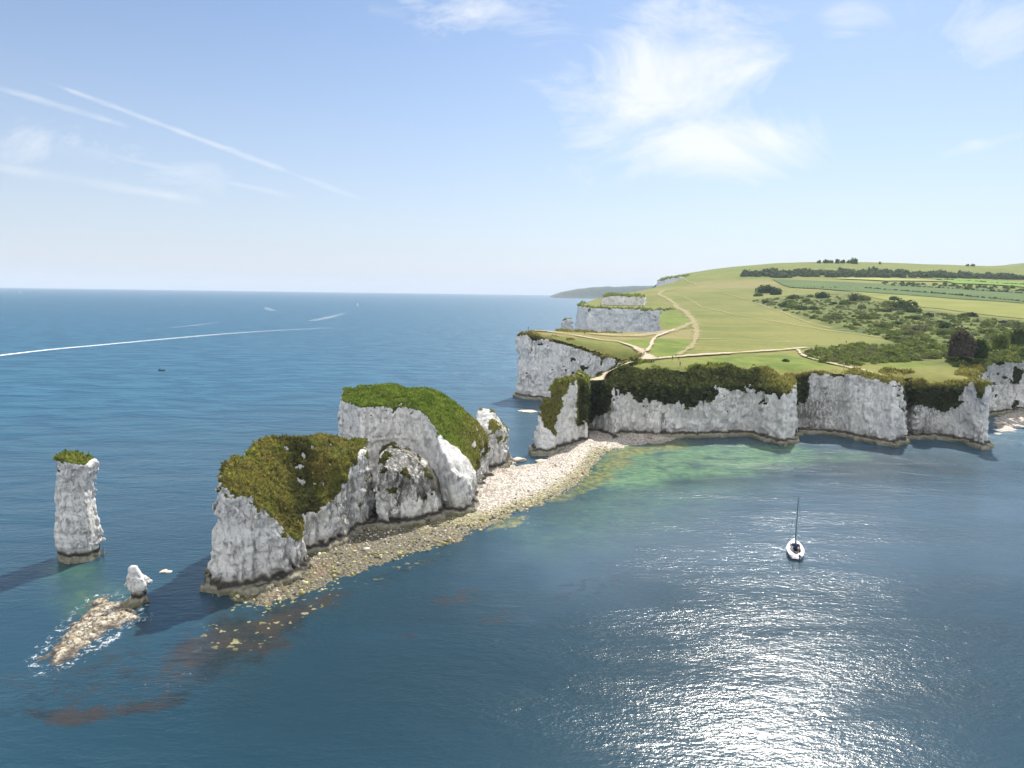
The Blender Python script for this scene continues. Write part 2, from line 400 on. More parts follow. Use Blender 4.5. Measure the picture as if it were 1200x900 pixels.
FRONT = PXY([(1160, 524), (1150, 526.5), (1128, 519), (1100, 514.5), (1066, 514), (1056.5, 507), (1058, 520), (1048, 524), (1025, 519), (1008, 516), (980, 510.5), (950, 508), (934, 507), (933, 519), (918, 522), (898, 517), (876, 511.5), (845, 512), (818, 513.5),
             (785, 513), (756, 512.5), (728, 511.5), (721, 516.5), (713, 514), (699, 509), (690, 506), (689, 520), (672, 524), (655, 530), (648, 534.5), (626, 535.5)])
COAST = [(700, 380), (480, 350), (300, 325)] + PXY([(1230, 479), (1200, 482), (1172, 486)]) + [(203, 300), (186, 276), (171, 256)] + FRONT + [
    (7, 224), (12, 230), (20, 238), (30, 262), (42, 291), (47, 303), (36, 311), (20, 322), (8, 332), (1.5, 337), (0.5, 342), (8, 350), (38, 372), (70, 410), (90, 440), (103, 520), (128, 640), (160, 742), (118, 780), (82, 800),
    (72, 830), (80, 880), (105, 960), (160, 1090), (225, 1200), (290, 1310), (344, 1440), (325, 1464), (291, 1476), (296, 1510), (330, 1560), (380, 1800), (420, 2400), (2600, 2400), (2600, 380)]
FX = [G(a, 513)[0] for a in (690, 720, 890, 920, 938, 960, 1030, 1046, 1100, 1116, 1165)]; FZ = [3, 4.5, 4.5, 4.0, 2.0, .2, .2, 2.2, 2.0, .3, .3]
def nose_T(x, y):
    return 23.2 + 1.45 * (y - 229.5) - 0.10 * (20 - x)
def T(x, y):                      # height of the land surface
    x = np.asarray(x, float); y = np.asarray(y, float)
    t = T0(x, y)
    sd = sdpoly(x, y, COAST)
    near = 1 - sstep(300, 330, y + 0 * x)
    front = near * sstep(22, 27, x)
    t = t - front * np.interp(x, FX, FZ) * sstep(-13, 0.5, sd)
    nm = (1 - sstep(20.5, 22.5, x)) * (1 - sstep(233, 240, y))
    return t * (1 - nm) + np.minimum(t, nose_T(x, y)) * nm
def land_hit(px, py, off=0.0):    # where a sight line meets the land
    d = ray(px, py); ys = np.concatenate([np.arange(225, 520, 1.0), np.arange(520, 2300, 3.0)])
    P = CAM[None] + d[None] * (ys / d[1])[:, None]
    hit = (P[:, 2] < T0(P[:, 0], P[:, 1]) + off)
    if not hit.any(): return None
    i = int(np.argmax(hit))
    if i == 0: return P[0]
    a, b = P[i - 1], P[i]
    fa = a[2] - T0(a[0:1], a[1:2])[0] - off; fb = b[2] - T0(b[0:1], b[1:2])[0] - off
    t = fa / (fa - fb); return a + (b - a) * t

# ------------------------------------------------------------------ rock builder
def field(bounds, h, poly, Tf, batter=.06, amp=(1.0, .8, .28), seed=0, plat=1.0, notch=None, sm=.6, cl=1.5, carve=(), zmax=None, tcap=.9, levels=None):
    (x0, x1), (y0, y1) = bounds
    xs = np.arange(x0, x1, h); ys = np.arange(y0, y1, h)
    X, Y = np.meshgrid(xs, ys, indexing='ij')
    TT = Tf(X, Y)
    zs = np.arange(-1.5, (zmax or float(TT.max())) + 2.5, h)
    sd0 = sdpoly(X, Y, poly) if poly is not None else None
    F = np.empty((len(xs), len(ys), len(zs)), np.float32)
    for k, z in enumerate(zs):
        if levels is not None:
            zl = [l[0] for l in levels]
            pz = [tuple(np.interp(z, zl, [l[1][i][c] for l in levels]) for c in (0, 1)) for i in range(len(levels[0][1]))]
            d = sdpoly(X, Y, pz)
        else:
            d = sd0 + batter * (z - 3)
        d = d - plat * (1 - sstep(1.0, 1.9, z)) + (.55 * plat if notch is None else notch) * math.exp(-((z - 2.3) / .6) ** 2)
        F[:, :, k] = smax(d, (z - TT) * tcap, sm)
    I, J, K = np.nonzero(np.abs(F) < 3.2)
    x = xs[I]; y = ys[J]; z = zs[K]
    top = sstep(-2.5, -.3, z - TT[I, J])
    n = amp[0] * fbm(x / 6.5, y / 6.5, z / 15, 2, seed)
    r = 1 - np.abs(fbm(x / 2.6, y / 2.6, z / 13, 2, seed + 5)) * 2.4
    n = n + amp[1] * np.clip(r, 0, 1) ** 2 * (1 - .6 * top)
    wx = x + .5 * vnoise(x / 1.5, y / 1.5, z / 1.5, 4); wy = y + .5 * vnoise(x / 1.5, y / 1.5, z / 1.5, 6); wz = z + .6 * vnoise(x / 2.5, y / 2.5, z / 2.5, 9)
    for bs, ba in ((1.1, .45), (2.4, .75)):
        ci = np.floor(wx / bs).astype(int); cj = np.floor(wy / bs).astype(int); ck = np.floor(wz / (bs * 1.25) + .37 * ((ci + 3 * cj) & 3)).astype(int)
        n = n + amp[2] * ba * _TAB[(ci * 7 + seed) & 63, (cj * 5) & 63, (ck * 3 + ci) & 63] * (1 - .8 * top)
    r2 = 1 - np.abs(fbm(x / 1.5, y / 1.5, z / 3.2, 3, seed + 15)) * 3.0
    n = n + amp[2] * 1.3 * np.clip(r2, 0, 1) ** 2 * (1 - .6 * top)
    n = n + amp[2] * .5 * fbm(x / 1.3, y / 1.3, z / 1.0, 3, seed + 9) + amp[2] * .55 * vnoise(x / 25, y / 25, z / .8, seed + 2) * (1 - top)
    for (cx, cy, rad, zt, dep) in carve:
        q = np.sqrt((x - cx) ** 2 + (y - cy) ** 2)
        n = n + dep * (1 - sstep(rad * .4, rad, q)) * (1 - sstep(zt * .6, zt, z))
    F[I, J, K] += np.minimum(n, cl).astype(np.float32)
    return F, (x0, y0, -1.5), h

def tuft_tris(P, N, size, lean=.7):   # small blades standing on surface points
    n = len(P); s = size * np.clip(RNG.lognormal(-.1, .5, n), .35, 2.6)[:, None]
    up = N * .7 + np.array([0, 0, .7]) + RNG.normal(0, lean * .5, (n, 3)); up /= np.linalg.norm(up, axis=1, keepdims=True)
    t = np.cross(up, RNG.normal(0, 1, (n, 3))); t /= np.linalg.norm(t, axis=1, keepdims=True) + 1e-9
    a = P - t * s * .45 - up * s * .15; b = P + t * s * .45 - up * s * .15; c = P + up * s + t * s * RNG.normal(0, .3, (n, 1))
    V = np.stack([a, b, c], 1).reshape(-1, 3); Fq = np.arange(3 * n).reshape(-1, 3)
    return V, Fq

def quads_to_tris(Q): return np.concatenate([Q[:, [0, 1, 2]], Q[:, [0, 2, 3]]])

def rock_parts(V, Q, vegf, weather, tufts=3.0, tsize=.5, thick=.3, dryf=None, darkf=None, gorsef=None, keep=None, attrs_seed=0):
    """rock mesh and its vegetation mesh (or None); vegf(V, N) > 0 marks the green part"""
    N = vnormals(V, Q)
    if keep is not None:
        k = keep(V[Q].mean(1)); used, Q = sub_mesh(V, Q, k); V = V[used]; N = N[used]
    w = weather(V, N) if callable(weather) else np.full(len(V), weather)
    rock = mesh_np('rock', V, Q, dict(weather=w))
    veg = None
    if vegf is not None:
        mk = vegf(V, N) > 0
        fk = mk[Q].sum(1) >= 3
        if fk.sum() > 10:
            used, Q2 = sub_mesh(V, Q, fk)
            V2 = V[used]; N2 = N[used]
            inner = np.ones(len(V2)); cnt = np.bincount(Q2.ravel(), minlength=len(V2)); inner = np.where(cnt >= 4, 1.0, .15)
            V2 = V2 + N2 * (inner * thick * (1 + .8 * fbm(V2[:, 0] / .9, V2[:, 1] / .9, V2[:, 2] / .9, 2, 31)))[:, None]
            A = V2[Q2]; area = np.linalg.norm(np.cross(A[:, 2] - A[:, 0], A[:, 3] - A[:, 1]), axis=1) * .5
            nt_ = int(min(60000, area.sum() * tufts))
            pick = RNG.choice(len(Q2), nt_, p=area / area.sum())
            uv = RNG.random((nt_, 2))[:, :, None]
            q = A[pick]; P = (q[:, 0] * (1 - uv[:, 0]) + q[:, 1] * uv[:, 0]) * (1 - uv[:, 1]) + (q[:, 3] * (1 - uv[:, 0]) + q[:, 2] * uv[:, 0]) * uv[:, 1]
            tv, tf = tuft_tris(P, N2[Q2[pick, 0]], tsize)
            tone = np.concatenate([.5 + .25 * RNG.normal(0, 1, len(V2)) * 0, np.repeat(RNG.random(nt_), 3)])
            VV = np.concatenate([V2, tv]); FF = np.concatenate([quads_to_tris(Q2), tf + len(V2)])
            g = lambda f: (f(VV) if f else np.zeros(len(VV)))
            veg = mesh_np('turf', VV, FF, dict(dry=g(dryf), dark=g(darkf), gorse=g(gorsef), tone=tone))
    return rock, veg

def make_stack(name, loc, F, org, h, label, vegf, weather, cat='sea stack', group=None, **kw):
    V, Q = surface_nets(F, org, h)
    V = V - np.array(loc)
    sh = np.array(loc)
    wrap1 = lambda f: (None if f is None else (lambda v: f(v + sh)))
    rk, vg = rock_parts(V, Q, (lambda v, n: vegf(v + sh, n)) if vegf else None, (lambda v, n: weather(v + sh, n)) if callable(weather) else weather,
                        dryf=wrap1(kw.pop('dryf', None)), darkf=wrap1(kw.pop('darkf', None)), gorsef=wrap1(kw.pop('gorsef', None)), **kw)
    root = empty(name, loc); tag(root, label, cat, group)
    link('chalk_rock', rk, M['chalk'], root)
    if vg is not None: link('turf', vg, M['turf'], root, smooth=False)
    return root

nz_ = lambda v, s=1.0, seed=0: fbm(v[:, 0] / s, v[:, 1] / s, v[:, 2] / s, 3, seed)

# --- slim leaning stack, far left
def PYZ(z, px, y):                # photo row of height z at depth y
    a, b = 100.0, 900.0
    for _ in range(40):
        m = (a + b) / 2
        if GY(px, m, y)[2] > z: a = m
        else: b = m
    return m
def lev(z, pxl, py, pxr, depth):
    (xl, y), (xr, _) = G(pxl, py, z), G(pxr, py, z)
    y = YS + 0.0
    xl = GY(pxl, PYZ(z, 95, y), y)[0]; xr = GY(pxr, PYZ(z, 95, y), y)[0]
    m = (xl + xr) / 2
    return (z, [(xl + .4, y - depth * .35), (m, y - depth * .55), (xr - .5, y - depth * .3), (xr, y + depth * .2), (m + .3, y + depth * .5), (xl, y + depth * .3)])
YS = G(95, 659)[1] + 2.5
ZT = 50 - (50.0) * 0                    # heights from the frame
def zat(py, px, y): return GY(px, py, y)[2]
S1 = [lev(-2, 71, 0, 120, 7.5), lev(zat(650, 95, YS), 71, 0, 118, 7.0), lev(zat(634, 95, YS), 68, 0, 120, 7.2), lev(zat(610, 95, YS), 66, 0, 117, 7.0), lev(zat(584, 95, YS), 67, 0, 110.5, 6.2),
      lev(zat(566, 95, YS), 67, 0, 111, 6.0), lev(zat(545, 95, YS), 66, 0, 114.5, 6.2), lev(zat(530, 95, YS), 66, 0, 114.5, 6.2)]
zt1 = zat(536, 90, YS)
c1 = np.array(S1[2][1]).mean(0)
Tst1 = lambda x, y: zt1 + .1 - .16 * (x - c1[0]) + .5 * np.exp(-((x - c1[0] + 1.5) / 1.5) ** 2)
F, o, h = field(((c1[0] - 8, c1[0] + 8), (c1[1] - 8, c1[1] + 9)), .25, None, Tst1, amp=(.5, .65, .24), seed=2, plat=-.1, notch=.25, levels=S1, zmax=zt1 + 2, sm=.3)
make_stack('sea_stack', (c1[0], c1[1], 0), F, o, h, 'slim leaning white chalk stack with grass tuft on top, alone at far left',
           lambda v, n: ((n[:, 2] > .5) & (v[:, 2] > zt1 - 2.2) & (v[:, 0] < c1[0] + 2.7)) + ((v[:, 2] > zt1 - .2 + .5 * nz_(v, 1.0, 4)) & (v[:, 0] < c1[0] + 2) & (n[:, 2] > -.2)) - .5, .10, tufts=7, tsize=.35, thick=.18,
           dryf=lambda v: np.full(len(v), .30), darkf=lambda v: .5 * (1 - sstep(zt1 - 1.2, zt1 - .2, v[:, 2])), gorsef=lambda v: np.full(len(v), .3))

# --- small stump on its reef
YP = G(158, 712)[1] + 1.0
def levp(py, pxl, pxr, dp):
    z = zat(py, 158, YP); xl = GY(pxl, py, YP)[0]; xr = GY(pxr, py, YP)[0]; m = (xl + xr) / 2
    return (z, [(xl, YP - dp * .3), (m, YP - dp * .5), (xr, YP - dp * .2), (xr - .1, YP + dp * .3), (m, YP + dp * .5), (xl + .1, YP + dp * .3)])
SP = [levp(722, 140, 171, 4.5), levp(706, 144, 169, 4.0), levp(699, 152, 168, 2.4), levp(690, 150, 171, 2.6), levp(684, 149.5, 173.5, 2.6), levp(674, 150, 166, 2.0), levp(664, 152, 160, 1.2), levp(658, 153, 158, .8)]
zp = zat(664, 156, YP); cp = np.array(SP[2][1]).mean(0)
REEF = PXY([(40, 772), (62, 748), (92, 716), (112, 699), (130, 697), (146, 704), (168, 712), (170, 726), (150, 733), (128, 742), (108, 757), (84, 776), (55, 786)])
Treef = lambda x, y: np.maximum(-.9, np.minimum(.55, -.32 * sdpoly(x, y, REEF) - .35)) + 1.1 * (1 - np.abs(fbm((x + y) / 3.2, (y - x) / 1.4, 0 * x, 3, 8)) * 2.2) * .30 + .38 * fbm(x / .9, y / .9, 0 * x, 4, 9) - .1
bx = [p[0] for p in REEF]; by = [p[1] for p in REEF]
F, o, h = field(((cp[0] - 5, cp[0] + 5), (cp[1] - 6, cp[1] + 6)), .18, None, lambda x, y: 0 * x + zp, amp=(.2, .3, .38), seed=6, plat=.0, notch=.1, levels=SP, zmax=zp + 1, sm=.15)
V1, Q1 = surface_nets(F, o, h)
ra = empty('rock_stump', (cp[0], cp[1], 0)); tag(ra, 'small white rock pinnacle with narrow dark neck on a wave-washed reef', 'rock stump')
link('chalk_rock', mesh_np('rock', V1 - np.array([cp[0], cp[1], 0]), Q1, dict(weather=np.full(len(V1), .1))), M['chalk'], ra)
def grid_mesh(x0, x1, y0, y1, h, Zf, keepf=None):
    xs = np.arange(x0, x1, h); ys = np.arange(y0, y1, h); X, Y = np.meshgrid(xs, ys, indexing='ij')
    Z = Zf(X, Y); V = np.stack([X, Y, Z], -1).reshape(-1, 3)
    n = len(ys); i, j = np.meshgrid(np.arange(len(xs) - 1), np.arange(n - 1), indexing='ij'); a = (i * n + j).ravel()
    Q = np.stack([a, a + n, a + n + 1, a + 1], 1)
    if keepf is not None:
        k = keepf(V[Q].mean(1)); u, Q = sub_mesh(V, Q, k); V = V[u]
    return V, Q
V, Q = grid_mesh(min(bx) - 3, max(bx) + 3, min(by) - 3, max(by) + 3, .22, Treef, lambda c: c[:, 2] > -.5)
def reef_mat():
    m, nt = new_mat('reef_rock'); p = nt.pos(); z = nt.sep(p)[2]
    a = nt.noise(p, .7, 5, .7); b_ = nt.noise(p, 2.2, 5, .75)
    c = nt.mix(nt.ramp(a, .38, .62), (.46, .37, .22), (.70, .63, .50)); c = nt.mix(nt.ramp(b_, .42, .60), c, (.06, .048, .032))
    c = nt.mix(nt.math('SUBTRACT', 1.0, nt.ramp(nt.math('ADD', z, nt.math('MULTIPLY', nt.math('SUBTRACT', a, .5), 1.4)), .0, .55)), c, (.075, .055, .040))
    bp = nt.n('ShaderNodeBump', Height=b_, Strength=.9, Distance=.5)
    b = nt.n('ShaderNodeBsdfPrincipled', Base_Color=c, Roughness=.6, Normal=bp); nt.t.links.new(b.outputs[0], nt.out.inputs[0]); return m
M['reef'] = reef_mat()
link('reef_ledge', mesh_np('reef', V - np.array([cp[0], cp[1], 0]), Q), M['reef'], ra)

# --- nearest big stack with its fin
S2 = PXY([(245, 686), (254, 699), (285, 698), (312, 691), (336, 682), (357, 670), (361, 655), (376, 649), (400, 637), (424, 624), (441, 613)]) + [(-31, 156), (-40, 157), (-48, 150), (-52, 140), (-53.5, 126)]
SK2 = [GY(*a) for a in ((254, 550, 121), (275, 531, 130), (300, 516, 138), (340, 514, 147), (380, 514, 152), (418, 515, 153))]
FR2 = [(276, 553, 18.5), (304, 574, 15.5), (322, 596, 12), (340, 620, 8)]
t2 = [tuple(p) for p in SK2] + [(p[0] - 1.5, p[1] - .3, p[2] - .1) for p in SK2[:3]] + [(p[0] - .5, p[1] + 4, p[2] - .4) for p in SK2[2:]] + [(-51, 116, 19.3)]
t2 += [(*G(a, b, c), c) for a, b, c in FR2] + [(G(a, b, c)[0] + .8, G(a, b, c)[1] - 3, c + .3) for a, b, c in FR2]
t2 += [(*G(a, b, c), c) for a, b, c in ((350, 628, 7.5), (310, 548, 16.6), (350, 565, 12.8), (352, 537, 16.6), (368, 590, 9.5), (400, 566, 12), (395, 542, 15.6), (422, 532, 16.3))] + [(-29, 150, 16.0)]
T2 = RBF(t2, 20.0, 2e-3)
yf = G(517, 609)[1]
FIN = [G(438, 621), G(462, 620), G(490, 616), G(516, 609), (G(518, 606)[0], G(518, 606)[1] + 2.5), (G(500, 606)[0], G(500, 606)[1] + 5), (G(440, 606)[0], G(440, 606)[1] + 6)]
fx = [GY(p, 560, 153.0)[0] for p in (424, 440, 446, 458, 476, 500, 512, 519)]
fz = [GY(a, b, 153.0)[2] for a, b in ((424, 527), (436, 529), (446, 529), (458, 521), (476, 530), (500, 548), (512, 567), (519, 600))]
def Tfin(x, y): return np.interp(x, fx, fz) - .5 * np.maximum(0, 151.5 - y)
carve2 = [(*G(305, 691), 1.5, 7.5, 1.9), (*G(266, 697), 1.2, 6.5, 1.7), (*G(322, 686), .9, 9, 1.2), (*G(290, 694), 1.2, 16, .9), (*G(363, 654), 2.2, 13, 1.5)]
Bd = ((-60, -9), (104, 166))
F1, o, h = field(Bd, .36, S2, lambda x, y: np.minimum(T2(x, y), 21.5), batter=.06, cl=1.6, amp=(1.2, 1.5, .5), seed=1, carve=carve2, zmax=23)
F2, o, h = field(Bd, .36, FIN, Tfin, batter=.05, amp=(.5, .8, .32), seed=12, carve=[(*G(462, 617), 1.6, 4.5, 2.5), (*G(500, 613), 1.4, 4.5, 2.4)], zmax=23)
F = smin(F1, F2, 1.0)
def veg2(v, n):
    top = T2(v[:, 0], v[:, 1]) - v[:, 2]
    fin = v[:, 0] > GY(432, 560, 153)[0]
    a = (n[:, 2] > .30 + .22 * nz_(v, 2.5, 3)) & (top < 2.2) & (v[:, 2] > 6.3) & ~fin
    b = (n[:, 2] > -.1) & (top < .2 + 1.6 * nz_(v, 2.0, 14)) & (v[:, 2] > 6.0) & ~fin
    c = fin & (v[:, 0] < GY(512, 560, 153)[0]) & (v[:, 2] > Tfin(v[:, 0], v[:, 1]) - 5.5) & (nz_(v, 2.2, 17) > .30) & (n[:, 2] > .10)
    return (a | b | c) - .5
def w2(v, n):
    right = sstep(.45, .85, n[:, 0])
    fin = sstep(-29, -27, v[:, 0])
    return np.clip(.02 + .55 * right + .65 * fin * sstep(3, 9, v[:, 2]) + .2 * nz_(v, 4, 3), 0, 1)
gul = [G(350, 530, 17), G(352, 560, 13), G(360, 600, 9)]
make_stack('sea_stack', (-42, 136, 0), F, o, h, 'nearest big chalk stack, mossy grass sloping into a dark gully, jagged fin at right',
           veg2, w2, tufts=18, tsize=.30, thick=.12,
           dryf=lambda v: np.clip(.62 + .45 * nz_(v, 4, 2), 0, 1),
           darkf=lambda v: np.clip(.75 * (1 - sstep(1.2, 3.6, sdline(v[:, 0], v[:, 1], gul))) + .5 * sstep(-30, -28, v[:, 0]) + .10 + .5 * sstep(.05, .5, nz_(v, 2.6, 33)), 0, 1),  # gully shade painted in: turf colour darkens along its line
           gorsef=lambda v: np.clip(1.3 - (v[:, 0] + 53) / 11, 0, 1) + .15)

# --- big stack behind, with the small pinnacle at its right end
R3 = [(395, 466, 22), (422, 477, 22), (452, 475, 22), (478, 475, 21.8), (498, 484, 20.6)]
NR = [(510, 508, 163.8), (528, 527, 162.0), (540, 531, 162.2), (551, 546, 163.0)]
NW = [GY(*a) for a in NR]
RW = [G(a, b, c) for a, b, c in R3]
S3 = [(RW[0][0] - .8, RW[0][1] + 1)] + [(p[0] - .3, p[1] - .9) for p in RW[:5]] + [(-18.5, 164.5)] + PXY([(520, 603), (532, 607), (553, 601), (559, 580), (569, 568)]) + [(-5.5, 186), (-7.5, 194), (-17, 201), (-30, 207), (-44, 207), (-48, 196)]
t3 = [(p[0] - .8, p[1] - 3.0, r[2] + .4) for p, r in zip(RW[:6], R3)] + [(*G(395, 466, 22), 22), (*G(422, 476, 22), 22), (*G(452, 474, 22), 22), (*G(478, 475, 21.8), 21.8), (*G(498, 484, 20.6), 20.6)] + [tuple(p) for p in NW] + [(p[0] - 1.0, p[1] - 3.5, p[2]) for p in NW] + [
      (-44, 203, 22.8), (-35, 199, 23.4), (-26, 193, 23.0), (-18, 188, 22), (-13, 183, 18.5), (-10, 180, 15), (-7, 176, 9), (-6.5, 188, 11), (-10, 195, 13), (-46, 192, 23)]
T3 = RBF(t3, 20.0, 2e-3)
PIN = [(-11, 197), (-7.5, 195)] + PXY([(578, 553), (592, 548.5), (596, 541)]) + [(-.8, 213), (-5, 216), (-11, 211)]
tp = [(*G(557, 500, 12.5), 12.5), (-7.0, 203.5, 16.4), (-5.0, 203.5, 15.4), (-2, 204, 10.5), (-7, 197, 13), (-8, 211, 13), (-1, 211, 9), (-10.5, 201, 14)]
TP = RBF(tp, 10.0, 2e-3)
Bd = ((-57, 5), (149, 224))
F1, o, h = field(Bd, .42, S3, lambda x, y: np.clip(T3(x, y), 4, 24), batter=.05, amp=(1.0, 1.0, .46), seed=21, zmax=25.5)
F2, o, h = field(Bd, .42, PIN, lambda x, y: np.clip(TP(x, y), 3, 17.5), batter=.05, amp=(.8, 1.0, .42), seed=25, zmax=25.5)
F = smin(F1, F2, 1.2)
def veg3(v, n):
    top = np.where(v[:, 0] + .35 * (v[:, 1] - 190) > -8.5 + 0 * v[:, 0], 99, T3(v[:, 0], v[:, 1]) - v[:, 2])
    rim = (v[:, 0] > -20) & (v[:, 1] < 163.6 + .12 * (v[:, 0] + 20))
    a = (n[:, 2] > .42 + .15 * nz_(v, 2.5, 3)) & (top < 2.5) & (v[:, 2] > 9.5) & ~rim
    b = (top < .35 + .9 * nz_(v, 2.0, 14)) & (v[:, 2] > 16) & ~rim
    c = (v[:, 0] > -17) & (v[:, 1] > 163.4) & (n[:, 0] > .2) & (v[:, 2] > 6.5 + 2.5 * nz_(v, 3, 5)) & (nz_(v, 2.5, 9) > -.22) & (v[:, 1] < 194)
    pin = (v[:, 1] > 195) & (v[:, 0] > -10.5) & (v[:, 2] > 7) & (n[:, 2] > .08) & (nz_(v, 2.2, 27) > .02) & (v[:, 0] + .3 * (v[:, 1] - 203) > -9)
    return (a | b | c | pin) - .5
make_stack('sea_stack', (-26, 184, 0), F, o, h, 'large white chalk stack with bright green turf top, standing behind the mossy one',
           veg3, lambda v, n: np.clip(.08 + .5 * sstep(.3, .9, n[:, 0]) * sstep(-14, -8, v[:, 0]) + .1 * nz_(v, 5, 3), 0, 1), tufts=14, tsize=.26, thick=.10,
           dryf=lambda v: np.clip(.05 + .6 * sstep(-16, -8, v[:, 0]) + .15 * nz_(v, 5, 2), 0, 1), darkf=lambda v: np.clip(.6 * (1 - sstep(.2, 1.2, v[:, 2] - T3(v[:, 0], v[:, 1]) + 1.2)), 0, 1))

# --- grey stack beyond the headland
cx, cy, cz = GY(665, 384, 600)
F, o, h = field(((cx - 11, cx + 11), (cy - 10, cy + 10)), .7, [(cx - 6.5, cy - 3), (cx - 2, cy - 6), (cx + 5, cy - 5), (cx + 6.5, cy + 3), (cx, cy + 6), (cx - 6, cy + 4)],
               lambda x, y: 28.5 - .30 * np.abs(x - cx - 1) - .02 * (x - cx) ** 2, batter=.05, amp=(.8, .8, .4), seed=33, zmax=31)
make_stack('sea_stack', (cx, cy, 0), F, o, h, 'small round grey stack showing behind the cliff-top path, against the sea', lambda v, n: (n[:, 2] > .85) * (v[:, 2] > 26.5) - .5, .45, tufts=1, tsize=.6,
           darkf=lambda v: np.full(len(v), .4))

# ------------------------------------------------------------------ headland cliff
Tn = lambda x, y: T(x, y)
xs_v = [G(a, 513)[0] for a in (690, 700, 712, 718, 728, 756, 801, 832, 842, 875, 892, 920, 934, 937, 956, 960, 1000, 1036, 1042, 1060, 1068, 1085, 1100, 1108, 1112, 1140, 1165)]
zs_v = [GY(a, b, 248.0)[2] for a, b in ((690, 492), (700, 492), (712, 490), (718, 452), (728, 468), (756, 467), (801, 478), (832, 471), (842, 452), (875, 462), (892, 463), (920, 451), (934, 452), (937, 480), (955, 476), (962, 441), (1000, 438), (1036, 444), (1042, 470), (1060, 484), (1068, 478), (1085, 474), (1100, 482), (1108, 474), (1112, 448), (1140, 447), (1165, 447))]
nxs = [GY(a, 500, 220)[0] for a in (620, 627, 638, 650, 656, 664, 676, 690)]
nzs = [GY(650, b, 220)[2] for b in (484, 486, 500, 512, 506, 492, 484, 478)]
def vegH(v, n):
    x, y, z = v.T
    line = np.where(y < 285, np.interp(x, xs_v, zs_v), 99) + 2.6 * nz_(v, 4.5, 6) + 1.6 * nz_(v, 1.6, 8)
    fl = z > line
    hole = (nz_(v, 5, 16) > .62) & (n[:, 2] < .5)
    top = T(x, y) - z
    far = (y > 285) & ((top < 1.2 + 2.0 * nz_(v, 5, 4)) | ((nz_(v, 3, 41) > .6) & (z > 12)))
    flat = (n[:, 2] > .55) & (z > 8)
    nose = (x < 21.3) & (y < 236) & (n[:, 2] > .15) & (z > np.interp(x, nxs, nzs) + 1.2 * nz_(v, 2, 5)) & (top < 2.5)
    main = (x > 21.3) | (y > 240)
    ivy = (x > 200) & (y > 280) & (nz_(v, 7, 51) > .30)
    return np.where(main, ((fl | far | flat | ivy) & ~hole), nose) - .5
Bd = ((-4, 232), (208, 384))
F, o, h = field(Bd, .6, COAST, Tn, batter=.07, amp=(1.7, 1.7, .5), seed=41, zmax=36, plat=1.2,
               carve=[(*G(866, 513), 5, 5.5, 4), (*G(725, 514), 2.0, 14, 2.5), (*G(1062, 516), 2.5, 8, 2.5), (*G(933, 513), 2.5, 14, 2), (22.3, 234, 1.8, 30, 2.6)] + [(*G(a, 511 + .012 * (a - 700)), r, zt, d_) for a, r, zt, d_ in ((748, 1.5, 15, 1.7), (776, 1.8, 10, 2.0), (806, 1.4, 16, 1.6), (838, 2.2, 22, 2.4), (905, 1.3, 17, 1.4), (968, 1.8, 24, 2.2), (998, 1.5, 24, 1.9), (1030, 1.4, 22, 1.6), (1086, 2.0, 16, 2.2), (1112, 1.7, 24, 2.0), (1138, 1.3, 22, 1.4))])
V, Q = surface_nets(F, o, h)
M1 = lambda x, y: sstep(G(696, 513)[0], G(712, 513)[0], x) * (1 - sstep(G(900, 513)[0], G(918, 513)[0], x)) * (np.asarray(y) < 285)
def keepH(c):
    sd = sdpoly(c[:, 0], c[:, 1], COAST); return (sd > -(9.0 + 9 * M1(c[:, 0], c[:, 1]))) | (c[:, 2] < 12)
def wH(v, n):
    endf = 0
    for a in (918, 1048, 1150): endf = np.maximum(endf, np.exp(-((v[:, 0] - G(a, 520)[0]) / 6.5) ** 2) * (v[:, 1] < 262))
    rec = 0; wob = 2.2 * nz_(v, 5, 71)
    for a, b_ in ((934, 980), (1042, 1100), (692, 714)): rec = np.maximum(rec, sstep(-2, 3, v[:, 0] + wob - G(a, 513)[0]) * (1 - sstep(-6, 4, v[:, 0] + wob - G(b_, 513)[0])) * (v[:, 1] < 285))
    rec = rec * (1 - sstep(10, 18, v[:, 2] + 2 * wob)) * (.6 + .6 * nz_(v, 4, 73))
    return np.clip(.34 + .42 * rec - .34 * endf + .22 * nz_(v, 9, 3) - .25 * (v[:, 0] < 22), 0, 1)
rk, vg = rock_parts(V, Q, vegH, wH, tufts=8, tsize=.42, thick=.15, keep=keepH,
    dryf=lambda v: np.clip(.30 + .35 * (v[:, 0] < 22) + .5 * (v[:, 1] > 288) * (v[:, 0] < 60) + .45 * sstep(-2.6, -.6, v[:, 2] - T(v[:, 0], v[:, 1])) * (v[:, 0] > 62) * (v[:, 2] > 17) * sstep(70, 100, v[:, 0]) + .15 * nz_(v, 6, 2), 0, 1),
    darkf=lambda v: np.clip(.88 * sstep(G(695, 513)[0], G(712, 513)[0], v[:, 0]) * (1 - sstep(G(885, 513)[0], G(910, 513)[0], v[:, 0])) * (v[:, 1] < 285) * sstep(-14, -11, sdpoly(v[:, 0], v[:, 1], COAST)) + .92 * (1 - sstep(-2.3, -.5, v[:, 2] - T(v[:, 0], v[:, 1]))) * ((v[:, 0] > 22) | (v[:, 1] > 240)) + .25 * (v[:, 0] < 22) * (nz_(v, 5, 3) > .1), 0, 1))
cliff = link('cliff', rk, M['chalk']); tag(cliff, kind='structure')
o_ = link('cliff_turf', vg, M['turf'], smooth=False); tag(o_, kind='structure')

